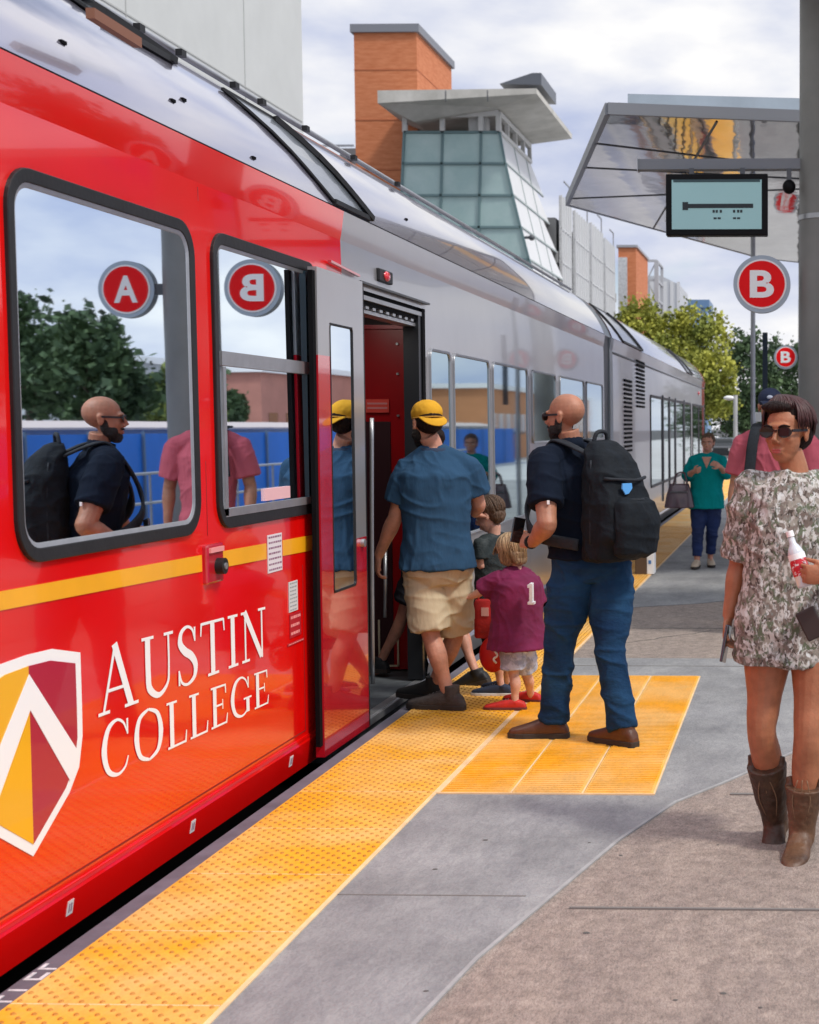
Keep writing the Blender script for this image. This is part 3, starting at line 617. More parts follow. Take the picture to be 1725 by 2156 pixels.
# ================================================================ city behind the train
WALL=mat('cream_wall',(.56,.575,.56),.7,0,.04,1,.02,20)
SEAM=mat('wall_seam',(.40,.41,.40),.8)
wb=thing('office_block',(-20,20,0),'huge windowless pale grey building at the upper left behind the red train roof','building')
e=P(639,262,36); x0=e.x
MB().box(x0-18,x0,-12,36,-.5,24).build('wall',WALL,wb)
m=MB()
for z in (4.5,9.0,13.5,18): m.box(x0+.0,x0+.012,-12,35.9,z,z+.035)
for y in (4,12,20,26.5,32.2): m.box(x0+.001,x0+.010,y,y+.03,-.4,23.9)
m.build('panel_joints',SEAM,wb)
BR=mat('orange_brick',(.50,.155,.06),.85,0,0,2.,.3,14,c2=(.60,.22,.10),ramp=(.35,.65),stretch=(1,1,5))
bt=thing('brick_tower',(-17,62,0),'tall plain orange brick tower with a dark coping behind the glass stair tower','building')
a,b,c=P(745,63,60),P(877,57,60),None
yb=66.0; MB().box(a.x,b.x,60,yb,-.5,17.5).build('wall',BR,bt)
MB().box(a.x-.12,b.x+.12,59.88,yb+.12,17.5,17.82).build('coping',mat('coping_grey',(.2,.21,.24),.5),bt)
m=MB()
for z in range(2,18,2): m.box(a.x-.01,b.x+.012,59.985,yb,z,z+.05)
m.build('brick_courses',mat('brick_dark_course',(.42,.13,.055),.9),bt)
s_=thing('concrete_frame',(-19,70,0),'low grey concrete structure peeking out left of the brick tower','building')
a=P(716,312,66);b=P(746,400,66); MB().box(a.x,a.x+6,66,70,-.5,a.z).build('slab',mat('concrete_far',(.30,.31,.31),.8,0,.1,1),s_)
for k in range(3): MB().box(a.x+.35+k*.4,a.x+.5+k*.4,65.9,66,0,a.z-.35).build('opening',DKG,s_)
a=P(700,330,66); MB().box(a.x-1,a.x+.9,66.2,66.3,a.z,a.z+.1).box(a.x-1,a.x+.9,66.2,66.3,a.z+.5,a.z+.58).build('railing',ALU,s_)
# stair tower with battered glass
gt=thing('stair_tower',(-13,61,0),'stair tower of green glass with battered sides under an overhanging concrete roof','building')
Yf=58.; GG=mat('green_glass',(.37,.53,.52),.12,.25,0,.5,.02,.6,c2=(.47,.62,.61),ramp=(.4,.6),coat=1.)
rows=[278,344,411,478,546,620]; 
def mull(i,y): # x of vertical lines at image height y
    t=(y-278)/268
    return [851-11*t,932-7*t,1013-6*t,1052+62*t**1.15][i]
m=MB(); fm=MB()
for r in range(5):
    y0,y1=rows[r],rows[r+1]
    for i in range(3):
        q=[P(mull(i,y1),y1,Yf),P(mull(i+1,y1),y1,Yf),P(mull(i+1,y0),y0,Yf),P(mull(i,y0),y0,Yf)]
        tilt=random.uniform(-.02,.02); q[0].y+=tilt; q[2].y+=tilt
        m.prism(q,(0,.05,0))
gl=m.build('glazing',GG,gt)
for r in range(5): fm.bar(P(mull(0,rows[r]),rows[r],Yf-.04),P(mull(3,rows[r]),rows[r],Yf-.04),.1,.09)
for i in range(4):
    for r in range(5): fm.bar(P(mull(i,rows[r]),rows[r],Yf-.05),P(mull(i,rows[r+1]),rows[r+1],Yf-.05),.08,.09)
fm.build('glazing_bars',mat('teal_bar',(.13,.21,.22),.5),gt)
# top open frame band
wfm=mat('frame_white',(.62,.62,.60),.6); m=MB()
TL,TR_,BLt,BRt=P(853,246,Yf),P(1050,238,Yf),P(851,278,Yf),P(1056,276,Yf)
m.bar(TL,TR_,.22,.22); 
for x in (853,932,1013,1050): m.bar(P(x,244,Yf),P(x,278,Yf),.18,.18)
m.build('top_frame',wfm,gt)
side=[P(1052,278,Yf),P(1114,546,Yf),P(1124,620,Yf)]; 
def bk(p,d=7.4,inn=.0): return V((p.x-inn,p.y+d,p.z))
WP=mat('white_panel',(.70,.71,.72),.5,0,.03,.7,.02,3)
T0=P(1050,240,Yf); lvl=[side[0],P(1066,344,Yf),P(1081,411,Yf),P(1098,478,Yf),side[1],side[2]]
m=MB(); 
for a,b in zip(lvl,lvl[1:]): m.prism([a,b,bk(b,8.6),bk(a,6.6+(a.z-b.z)*0)],(-.06,0,0))
m.build('side_wall',WP,gt)
m=MB()
for a in lvl[1:]: m.bar(a+V((.03,0,0)),bk(a,8.2)+V((.03,0,0)),.05,.06)
for f in (2.8,5.5): 
    for a,b in zip(lvl,lvl[1:]): m.bar(bk(a,f)+V((.02,0,0)),bk(b,f)+V((.02,0,0)),.03,.03)
m.build('panel_joints',mat('teal_pale',(.42,.48,.48),.6),gt)
m=MB(); m.bar(T0,bk(T0,6.6),.2,.2); m.bar(side[0],bk(side[0],6.6),.2,.14)
for f in (0,1.6,3.3,5,6.6): m.bar(bk(T0,f),bk(side[0],f),.16,.16)
m.build('side_frame',wfm,gt)
MB().box(P(855,260,61).x,P(1035,260,61).x,60.5,65,8,13.1).build('inner_core',mat('core_brown',(.10,.085,.075),.8),gt)  # core box in one plain dark brown
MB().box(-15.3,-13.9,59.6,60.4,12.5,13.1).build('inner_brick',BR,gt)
CR=mat('roof_concrete',(.43,.42,.38),.85,0,0,.9,.3,8,c2=(.60,.585,.54),ramp=(.35,.65),detail=8)
a=P(795,190,56.5); b=P(1130,180,56.5)
zt=a.z; m=MB()
top=[(a.x,56.5,zt),(b.x,56.5,b.z-.1),(b.x,65.3,b.z-.1),(a.x,65.3,zt)]
bot=[(a.x,56.5,zt-.48),(b.x,56.5,b.z-.3),(b.x,65.3,b.z-.3),(a.x,65.3,zt-.48)]
mid=[(a.x+1.1,57.6,zt-.95),(b.x-1.6,57.6,zt-.42),(b.x-1.6,64.6,zt-.42),(a.x+1.1,64.6,zt-.95)]
m.add(top+bot+mid,[(0,1,2,3),(0,4,5,1),(1,5,6,2),(2,6,7,3),(3,7,4,0),(4,8,9,5),(5,9,10,6),(6,10,11,7),(7,11,8,4),(8,11,10,9)])
m.build('roof',CR,gt)
m=MB(); 
for x in (a.x+2.6,a.x+4.2): m.box(x,x+.03,56.485,56.5,zt-.45,zt-.02)
m.build('roof_cracks',DKG,gt)
MB().box(-12.95,-12.25,58.3,59.0,12.9,zt-.6).build('pier',wfm,gt)
pa,pb=P(1052,176,57.5),P(1140,153,57.5)
MB().prism([(pa.x,57.5,pa.z),(pb.x,57.5,pa.z-.05),(pb.x,57.5,pb.z),(pb.x-.35,57.5,pb.z)],(0,3.5,0)).build('roof_screen',mat('screen_slate',(.10,.11,.13),.4),gt)
m=MB(); m.bar(P(1105,500,57.6),P(1118,500,57.6),.1); m.ell(P(1120,500,57.6),(.12,.12,.12)); m.build('wall_lamp',DKG,gt)
# mesh clad garage along the tracks
MESH=mat('mesh_panel',(.48,.49,.50),.6,.2,0,9,.6,26,c2=(.62,.63,.64),ramp=(.4,.6),stretch=(1,3,1))
gg=thing('parking_garage',(-12,76,0),'long garage clad in pale grey mesh fins to the right of the glass tower','building')
MB().box(-17,-10.9,66.5,88,-.5,11.0).build('deck_core',mat('garage_core',(.16,.165,.17),.8),gg)
for y0,y1,z in ((66.6,69.4,12.0),(70.6,75.2,11.9),(76.2,80.6,12.1),(81.6,85.8,12.0)):
    f=MB().box(-10.75,-10.66,y0,y1,-.2,z).build('mesh_fin',MESH,gg)
    m=MB(); n=int((y1-y0)/.9)+1
    for k in range(n+1): m.box(-10.66,-10.60,y0+k*(y1-y0-.06)/n,y0+k*(y1-y0-.06)/n+.06,-.2,z+.02)
    for k in range(1,8): m.box(-10.66,-10.62,y0,y1,k*1.5,k*1.5+.05)
    m.build('fin_ribs',mat('rib_pale',(.62,.63,.64),.5),f)
    q=MB(); q.bar((-10.7,y1,z),(-10.7,y1,z+.8),.06); q.bar((-10.7,y1,z+.8),(-10.7,y1-1.6,z+.8),.06); q.build('top_rail',ALU,f)
for z in (3,6,9): MB().box(-10.9,-10.8,66.5,87.9,z,z+.5).build('deck_edge',mat('concrete_far',(0,0,0)),gg)
a=P(1302,521,90); b=P(1340,620,90)
bb=thing('brick_block',(a.x,92,0),'small orange brick stair block between the garage fins and the steel frame','building')
MB().box(a.x,b.x,90,97,-.5,a.z).build('wall',BR,bb); MB().box(a.x-.1,b.x+.1,89.9,97.1,a.z,a.z+.15).build('coping',ALU,bb)
MB().box(a.x,a.x+.55,89.9,89.98,0,a.z-.6).build('mesh_strip',MESH,bb)
a=P(1342,549,100); b=P(1383,640,100)
sf=thing('steel_frame',(a.x,100,0),'open steel frame with cross braces above the yellow-green tree','frame')
m=MB()
for x in (a.x,b.x): m.bar((x,100,0),(x,100,a.z),.28); m.bar((x,104,0),(x,104,a.z),.2)
for z in (a.z,a.z-1.3,a.z-2.6): m.bar((a.x,100,z),(b.x,100,z),.16); m.bar((b.x,100,z),(b.x,104,z),.14)
m.bar((a.x,100,a.z),(b.x,100,a.z-2.6),.08); m.bar((b.x,100,a.z),(a.x,100,a.z-2.6),.08); m.build('members',mat('steel_pale',(.45,.46,.48),.5,.2),sf)
a=P(1346,582,110); b=P(1432,640,110); c=P(1432,600,110)
gb=thing('grey_building',(a.x,112,0),'low pale grey building with a sloping parapet behind the steel frame','building')
MB().prism([(a.x,110,-.5),(b.x,110,-.5),(b.x,110,c.z),(P(1392,584,110).x,110,P(1392,580,110).z),(a.x,110,a.z)],(0,8,0)).build('wall',mat('pale_wall',(.48,.50,.53),.7),gb)
m=MB()
for k in range(6): m.box(a.x+.3+k*.5,a.x+.55+k*.5,109.95,110,1,a.z-.4)
m.build('mullions',mat('rib_pale',(0,0,0)),gb)
a=P(1450,631,220); b=P(1490,660,220)
bl=thing('blue_building',(a.x,222,0),'distant blue glass office top just above the yellow-green tree','building')
MB().box(a.x-1,b.x,220,230,-.5,a.z-1.2).build('wall',mat('far_blue',(.20,.33,.52),.4),bl); MB().box(a.x-1.3,b.x+.3,219.7,230.3,a.z-1.2,a.z).build('parapet',mat('far_blue_dark',(.12,.22,.38),.4),bl)
# ---- trees
def leafmat(n,c,c2): return mat(n,c,.75,0,0,.9,0,c2=c2,ramp=(.35,.62),detail=6)
BARK=mat('bark',(.10,.075,.055),.9,0,.3,6,.4,20)
def tree(name,base,blobs,m,label,leaf=.16,n=5000,group=None,trunk=.18):
    t=thing(name,base,label,'tree',group); rng=random.Random(hash(label)%9999+len(blobs)); base=V(base)
    cz=min(b[0].z-b[1][2] for b in blobs); top=V((base.x,base.y,max(cz+.8,base.z+1.2)))
    mb=MB(); mb.tube([base,base*.5+top*.5+V((.08,.1,0)),top],[trunk,trunk*.8,trunk*.6],10)
    for c,r in blobs: mb.tube([top-V((0,0,.3)),(top+c)/2+V((rng.uniform(-.2,.2),0,.2)),c+V((0,0,r[2]*.4))],[trunk*.5,trunk*.3,trunk*.08],6)
    mb.build('trunk',BARK,t,True)
    L=MB(); tot=sum(r[0]*r[2] for c,r in blobs)
    for c,r in blobs:
        k=int(n*r[0]*r[2]/tot); clumps=[]
        for _ in range(max(8,k//55)):
            while 1:
                p=V([rng.uniform(-1,1) for _ in range(3)])
                if .35<p.length<1: break
            clumps.append((c+V((p.x*r[0],p.y*r[1],p.z*r[2])),rng.uniform(.16,.36)*min(r)))
        for _ in range(k):
            q,cr_=rng.choice(clumps); p=q+V([rng.gauss(0,1)*cr_*.7 for _ in range(3)])
            s=leaf*rng.choice((.5,.7,.9,1.2,1.6))*rng.uniform(.8,1.2); u=V([rng.uniform(-1,1) for _ in range(3)]).normalized(); w=u.orthogonal().normalized(); w=(Matrix.Rotation(rng.uniform(0,6),3,u)@w)
            L.add([p-u*s*.5,p+w*s*.33,p+u*s*.5,p-w*s*.33],[(0,1,2,3)])
    me=L.build('crown',m,t); return t
YG=leafmat('leaf_yellow_green',(.13,.165,.02),(.40,.40,.055)); DG=leafmat('leaf_dark_green',(.018,.045,.018),(.075,.13,.045)); OG=leafmat('leaf_mid_green',(.06,.10,.02),(.20,.24,.05))
B=lambda px,py,Y,rx,rz,ry=None:(P(px,py,Y),(rx,ry or rx,rz))
g0=lambda px,Y:(P(px,900,Y).x,Y,-.5)
tree('shade_tree',g0(1420,60),[B(1345,668,60,.85,.75),B(1330,715,60,.6,.7),B(1400,700,61,1.2,.9),B(1420,760,60,1.2,.95),B(1470,690,61,1.0,.85),B(1500,730,60,.9,.9),B(1470,790,59,1.1,.9),B(1385,765,60,1.0,.8),B(1512,800,59,.85,.9),B(1520,850,59,.65,.8),B(1480,850,60,.8,.7)],YG,'yellow-green tree rising over the far end of the train',.15,21000,trunk=.2)
tree('dark_tree',g0(1570,80),[B(1565,740,80,1.0,1.4),B(1590,800,80,1.5,1.6),B(1560,860,80,1.1,1.4),B(1610,870,80,1.5,1.2)],DG,'dark green tree directly behind the slim grey post',.2,7000,'dark trees beyond the platform')
tree('dark_tree',g0(1660,86),[B(1650,750,86,1.3,1.2),B(1680,800,86,1.8,1.8),B(1625,800,86,1.4,1.3),B(1655,870,86,2.0,1.5),B(1720,860,86,2,2)],DG,'dark green tree behind the small distant B sign',.2,9000,'dark trees beyond the platform')
tree('street_tree',g0(1540,120),[B(1540,870,120,2.2,2.),B(1500,880,120,2,1.6),B(1600,880,120,3,2.)],DG,'low dark tree far down the street past the train nose',.28,4000)
# far street clutter
def car(x,y,z,label,m,rot=0):
    c=thing('parked_car',(x,y,z),label,'car'); 
    MB().prism([(x-.85,y-2.1,z+.3),(x-.85,y-2.1,z+.85),(x-.85,y-1.2,z+.95),(x-.85,y-.6,z+1.4),(x-.85,y+1,z+1.42),(x-.85,y+1.7,z+1),(x-.85,y+2.1,z+.9),(x-.85,y+2.1,z+.3)],(1.7,0,0)).build('body',m,c,bevel=.06)
    MB().box(x-.7,x+.7,y-1.1,y-.62,z+.98,z+1.36).build('windscreen',GLASSD,c)
    for sx in (-.8,.8):
        for sy in (-1.3,1.3): MB().cyl((x+sx-.1,y+sy,z+.32),(x+sx+.1,y+sy,z+.32),.32,18).build('wheel',RUB,c,True,angle=40)
        MB().box(x+sx*.8-.14,x+sx*.8+.14,y-2.13,y-2.1,z+.6,z+.75).build('headlight',mat('lamp_glass',(.8,.8,.8),.1),c)
c_=P(1521,905,95); car(c_.x,95,-.5,'dark parked car far down the street beside the train nose',mat('car_dark',(.02,.025,.03),.2,coat=1))
c_=P(1478,905,85); car(P(1490,905,105).x,105,-.5,'white parked car far beyond the woman in the teal shirt',mat('car_white',(.7,.7,.7),.2,coat=1))
# ================================================================ the other side of the tracks (seen mirrored in the train)
BLU=mat('blue_sheeting',(.004,.16,.66),.55,0,.12,.8,.12,3)
fn=thing('blue_fence',(9,25,0),'long blue sheeted fence across the tracks, mirrored in the train windows','fence')
m=MB(); 
for k in range(34): y=-10+k*2.4; m.box(9.0,9.05,y,y+2.37,-.5,1.60)
m.build('sheeting',BLU,fn); m=MB()
for k in range(35): y=-10+k*2.4; m.box(8.94,8.99,y-.04,y+.03,-.5,1.65)
m.build('posts',mat('fence_post',(.10,.16,.25),.6),fn)
wl=thing('low_white_wall',(12,25,0),'low white wall and awning above the blue fence, mirrored in the windows','wall'); MB().box(12,12.4,-10,80,-.5,1.72).build('wall',mat('pale_wall',(0,0,0)),wl); MB().prism([(11.5,-10,1.7),(12.6,-10,1.86),(12.6,-10,1.92),(11.5,-10,1.75)],(0,90,0)).build('awning',mat('awning',(.5,.42,.40),.7),wl)
rl=thing('platform_railing',(5.0,10,0),'grey pipe railing along the far edge of the platform','railing'); m=MB()
for z in (.55,1.0): m.cyl((5.05,-4,z),(5.05,9.5,z),.022,8); m.cyl((5.05,14,z),(5.05,44,z),.022,8)
for k in range(28):
    y=-4+k*1.75
    if 9.6<y<13.9: continue
    m.cyl((5.05,y,.0),(5.05,y,1.0),.022,8)
m.build('rails',ALU,rl,True,angle=40)
def block(x0,x1,y0,y1,z,m,label,wins=True):
    b=thing('building',((x0+x1)/2,(y0+y1)/2,0),label,'building'); MB().box(x0,x1,y0,y1,-.5,z).build('wall',m,b)
    if wins:
        zz=1.2
        while zz<z-1.4:
            y=y0+1
            while y<y1-1.5: 
                if len(b.children)<60: MB().box(x0-.03,x0+.02,y,y+1.3,zz,zz+1.4).build('window',GLASSD,b)
                y+=2.6
            zz+=2.9
    MB().box(x0-.2,x1+.2,y0-.2,y1+.2,z,z+.3).build('parapet',WHT,b)
block(26,38,60,74,4.9,mat('pale_wall',(0,0,0)),'pale low apartment block across the tracks, mirrored beside the trees')
block(23,34,76,110,4.7,mat('pink_stucco',(.50,.22,.17),.8,0,.1,1),'pink stucco row across the tracks, mirrored in the train windows')
block(15,24,94,140,4.2,mat('orange_stucco',(.58,.26,.12),.8,0,.1,1),'orange stucco row farther along the tracks, mirrored in the far windows')
for k,(x,y,s,lb) in enumerate([(17,45.5,.72,'left large tree mirrored in the first train window'),(17,52,.50,'smaller tree beside it, mirrored in the first train window'),(21,49,.9,'tree near the camera side across the tracks'),(19,60,.55,'tree in front of the pale apartment block')]):
    c=V((x,y,3.4*s+.3)); tree('shade_tree',(x,y,-.5),[(c+V((a*s,b*s,d*s)),(1.8*s,1.8*s,1.4*s)) for a,b,d in ((0,0,1.2),(0,-1.8,0),(0,1.8,-.2),(.5,0,2.2),(-.6,1,.2),(0,-1,1.2))],OG if k==1 else DG,lb,.26,5500)
rd=tag(MB().box(5.2,400,-60,46,-.56,-.52).build('track_bed',mat('ballast',(.22,.21,.20),.95,0,.35,12,.6,40)),kind='structure')
# ================================================================ people
def skinmat(n,c): 
    m=mat(n,c,.52,0,.20,16,.12,120); m.node_tree.nodes['Principled BSDF'].inputs['Subsurface Weight'].default_value=.08; m.node_tree.nodes['Principled BSDF'].inputs['Subsurface Scale'].default_value=.02; return m
SK_P=skinmat('skin_pale',(.52,.245,.165)); SK_T=skinmat('skin_tan',(.37,.145,.07)); SK_D=skinmat('skin_olive',(.36,.155,.09)); SK_K=skinmat('skin_child',(.62,.34,.25))
def frm(f,up=V((0,0,1))):
    f=V(f).normalized(); r=f.cross(up).normalized(); u=r.cross(f).normalized(); return Matrix((r,f,u)).transposed()   # columns: right, forward, up
def hand(mb,w,d,pn,side,k,curl=.5,spread=.06,thumb=.5):
    """w wrist, d hand direction, pn palm normal (towards palm side), side: +1 thumb to d x pn"""
    d=V(d).normalized(); pn=V(pn); pn=(pn-d*pn.dot(d)).normalized(); t=d.cross(pn).normalized()*side
    L=.088*k; secs=[]
    for s,wd,th in ((-.012,.024,.020),(.012,.030,.018),(.045,.040,.0155),(.078,.042,.0135),(.092,.036,.010)): secs.append((w+d*s*k,t*wd*k,pn*th*k))
    mb.loft(secs,14)
    for i,(ln,r,off) in enumerate(((.072,.0088,.031),(.080,.009,.0105),(.074,.0086,-.0105),(.058,.0076,-.030))):
        a=w+d*.080*k+t*off*k; dirn=(d+t*spread*(1.5-i)).normalized(); pts=[a]; ang=0
        for j,q in enumerate((.42,.33,.25)):
            ang+=curl*(.55,.75,.5)[j]*(1+.12*i); v=dirn*math.cos(ang)+pn*math.sin(ang); pts.append(pts[-1]+v*ln*q*k)
        mb.tube(pts,[r*k,r*.95*k,r*.88*k,r*.66*k],8)
    a=w+d*.022*k+t*.026*k; v1=(d*.62+t*.62+pn*.45*thumb).normalized(); v2=(d*.85+t*.15+pn*.6*thumb).normalized(); p1=a+v1*.036*k; p2=p1+v2*.03*k; p3=p2+(v2+pn*.3).normalized()*.024*k
    mb.tube([a,p1,p2,p3],[.0135*k,.0115*k,.0095*k,.0072*k],8)
def head(mb,c,R,s,beard=False,child=False,fem=False):
    e=lambda x,y,z,rx,ry,rz,n=18: mb.ell(c+R@V((x,y,z))*s,(rx*s,ry*s,rz*s),R,n)
    e(0,-.015,.035,.076,.095,.083,24); e(0,.028,-.015,.064,.066,.088,20); e(0,.036,-.072,.042 if fem or child else .048,.046,.036)
    e(0,.078,.028,.052,.018,.014); e(.036,.062,-.018,.022,.022,.022); e(-.036,.062,-.018,.022,.022,.022)
    if child: e(.035,.05,-.035,.028,.026,.028); e(-.035,.05,-.035,.028,.026,.028)
    mb.tube([c+R@V((0,.088,.018))*s,c+R@V((0,.104,-.008))*s,c+R@V((0,.112,-.026))*s],[.008*s,.010*s,.0125*s],8)
    e(.011,.098,-.030,.008,.009,.007,10); e(-.011,.098,-.030,.008,.009,.007,10)
    e(0,.085,-.056,.024,.013,.007,12); e(0,.084,-.067,.021,.013,.008,12)
    for x in (-1,1):
        e(x*.077,-.008,-.004,.008,.019,.031,12); e(x*.082,-.013,.012,.007,.014,.016,10)
def person(name,loc,label,J,sk,k=1.,kw=1.,beard=False,fem=False,child=False,curl=(.5,.5),palms=(None,None),vox=.005,hs=1.,gaunt=1.,group=None,lgk=1.,armk=1.):
    t=thing(name,loc,label,'person',group); mb=MB(); J={a:V(b) for a,b in J.items()}
    f=J['f'].normalized(); hip=(J['hipL']-J['hipR']).normalized(); shd=(J['shL']-J['shR']).normalized()
    hh=V((hip.x,hip.y,0)).normalized(); up=V((0,0,1)); pel,neck=J['pel'],J['neck']
    fd=lambda w:(V((w.y,-w.x,0)).normalized()*(1 if V((w.y,-w.x,0)).dot(f)>0 else -1))
    sp=neck-pel; secs=[]
    prof_=((-.14,.10,.085),(-.02,.165,.115),(.12,.155,.112),(.30,.138,.100),(.55,.150,.108),(.78,.165,.112),(.90,.140,.090),(.97,.085,.066),(1.0,.062,.060))
    J['_secs']=[]
    for a,w,d in prof_:
        w_=hh.lerp(shd,max(0,min(1,a))).normalized(); c=pel+sp*a if a>0 else pel+up*(a*sp.length)
        wk=kw if a<.85 else 1+(kw-1)*.4
        secs.append((c,w_*w*k*wk,fd(w_)*d*k*wk)); J['_secs'].append((a,c,w_,fd(w_),w*k*wk,d*k*wk))
    mb.loft(secs,24,power=.92)
    R=frm(J['hd']); hc=J['head']; nb=hc+R@V((0,-.015,-.07))*k*hs
    mb.tube([neck-up*.03*k,neck+up*.02*k,nb],[.064*k*gaunt,.055*k*gaunt,.055*k*gaunt],14)
    head(mb,hc,R,k*hs,beard,child,fem)
    for s,S in ((1,'L'),(-1,'R')):
        sh,el,wr=J['sh'+S],J['el'+S],J['wr'+S]; a=armk*(1.0+(kw-1)*.5)
        mb.ell(sh-up*.012*k,(.056*k*a,.054*k*a,.054*k*a)); mb.tube([neck+up*-.045*k,sh-up*.012*k],[.045*k,.050*k],12)
        mb.tube([sh,sh.lerp(el,.4),el.lerp(sh,.12),el,el.lerp(wr,.25),el.lerp(wr,.7),wr],[.056*k*a,.052*k*a,.041*k*a,.040*k*a,.043*k*a,.031*k*a,.025*k*a],14)
        hdv=J.get('hand'+S,(wr-el)); pn=V(palms[0 if S=="L" else 1] or -(sh-neck))
        side=J.get('tsd'+S); d=V(hdv).normalized(); 
        # thumb side: forwards for a hanging arm
        tt=d.cross((pn-d*pn.dot(d)).normalized()); sg=1 if tt.dot(V(J.get('thumb'+S,f)))>0 else -1
        hand(mb,wr,d,pn,sg,k*(.95 if fem else 1.04),curl[0 if S=='L' else 1])
        hp,kn,an=J['hip'+S],J['kn'+S],J['an'+S]; b=lgk*(1+(kw-1)*.6)
        bk_=-f*.018*k
        mb.tube([hp+up*.03*k,hp.lerp(kn,.3),hp.lerp(kn,.75),kn,kn.lerp(an,.28)+bk_,kn.lerp(an,.65),an],[.088*k*b,.086*k*b,.060*k*b,.052*k*b,.056*k*b,.040*k*b,.034*k*b],16)
        tv=V(J['toe'+S]).normalized(); mb.tube([an-tv*.03*k,an+tv*.03*k-up*.035*k,an+tv*.13*k-up*.055*k],[.036*k,.036*k,.024*k],10)
    o=mb.build('body',sk,t,True); soft(o,vox,4); J['k']=k; J['kw']=kw; J['t']=t; J['R']=R; J['hs']=k*hs; return t,J
def label_(J): return J['t']['label']
def top(J,m,g=.02,hem=-.12,sl=.62,slr=(.078,.072),name='shirt',wr=((.012,.12),(.004,.05)),vox=.007,neckcut=.965,flare=1.0,collar=None,fo=.010):
    mb=MB(); k=J['k']; t=J['t']; pel,neck=J['pel'],J['neck']; sp=neck-pel; secs=[]; a0,c0,w0,f0,W0,D0=J['_secs'][1]
    secs.append((pel+sp*hem,w0*(W0+g*1.35)*flare,f0*(D0+g*1.6)*flare))
    for a,c,w,f,W_,D_ in J['_secs'][2:]:
        if a>neckcut: continue
        tl=(1-a)*(flare-1)+1
        if a>.85: tl*=.86
        secs.append((c,w*(W_+g*(1.25 if a<.6 else 1))*tl,f*(D_+g*1.25)*tl))
    secs.append((pel+sp*neckcut,w*.092*k,f*.084*k))
    mb.loft(secs,28,power=.92)
    for S in 'LR':
        sh,el=J['sh'+S],J['el'+S]; wr_=J['wr'+S]; ak=1+(J['kw']-1)*.5; s2=sh-V((0,0,.014*k)); mb.tube([neck-V((0,0,.030*k)),neck.lerp(s2,.5)-V((0,0,.004*k)),s2],[.074*k,.072*k,.068*k*ak],14); mb.ell(s2,(.074*k*ak,.072*k*ak,.070*k*ak))
        e=[s2]; rs=[slr[0]*k*.92]
        if sl<=1: e+= [sh.lerp(el,sl*.5),sh.lerp(el,sl)]; rs+=[slr[0]*k,slr[1]*k]
        else: e+=[sh.lerp(el,.5),el,el.lerp(wr_,sl-1)]; rs+=[slr[0]*k,slr[1]*k,slr[1]*.8*k]
        mb.tube(e,rs,18)
    o=mb.build(name,m,t,True); soft(o,vox,5,[(a*k*.5,b) for a,b in wr]); return folds(o,fo*k,(8/k,8/k,2.6/k),.5,(4/k,4/k,9/k),seed=len(label_(J)))
def pants(J,m,g=.018,leg=.95,rk=(.112,.085,.078),name='trousers',waist=.14,vox=.007,wr=((.010,.10),(.006,.03)),fo=.012):
    mb=MB(); k=J['k']; kw=J['kw']; t=J['t']; secs=[]; pel=J['pel']; sp=J['neck']-pel
    for a,c,w,f,W_,D_ in J['_secs'][:3]:
        if a>waist: break
        secs.append((c,w*(W_+g),f*(D_+g)))
    a,c,w,f,W_,D_=J['_secs'][2]; secs.append((pel+sp*waist,w*(W_+g*.8),f*(D_+g*.8))); mb.loft(secs,24,power=.92)
    for S in 'LR':
        hp,kn,an=J['hip'+S],J['kn'+S],J['an'+S]; pts=[hp+V((0,0,.04*k)),hp.lerp(kn,.35)]; rs=[rk[0]*k*.96,rk[0]*k]
        if leg<=1: pts+=[hp.lerp(kn,.35+(leg-.35)*.6),hp.lerp(kn,leg)]; rs+=[(rk[0]+rk[1])/2*k,rk[1]*k]
        else: pts+=[kn,kn.lerp(an,.4*(leg-1)),kn.lerp(an,(leg-1))]; rs+=[rk[1]*k,(rk[1]+rk[2])/2*k,rk[2]*k]
        mb.tube(pts,rs,20)
    o=mb.build(name,m,t,True); soft(o,vox,5,[(a*k*.5,b) for a,b in wr]); return folds(o,fo*k,(6/k,6/k,5/k),.8,(3.5/k,3.5/k,13/k),seed=len(label_(J))+3)
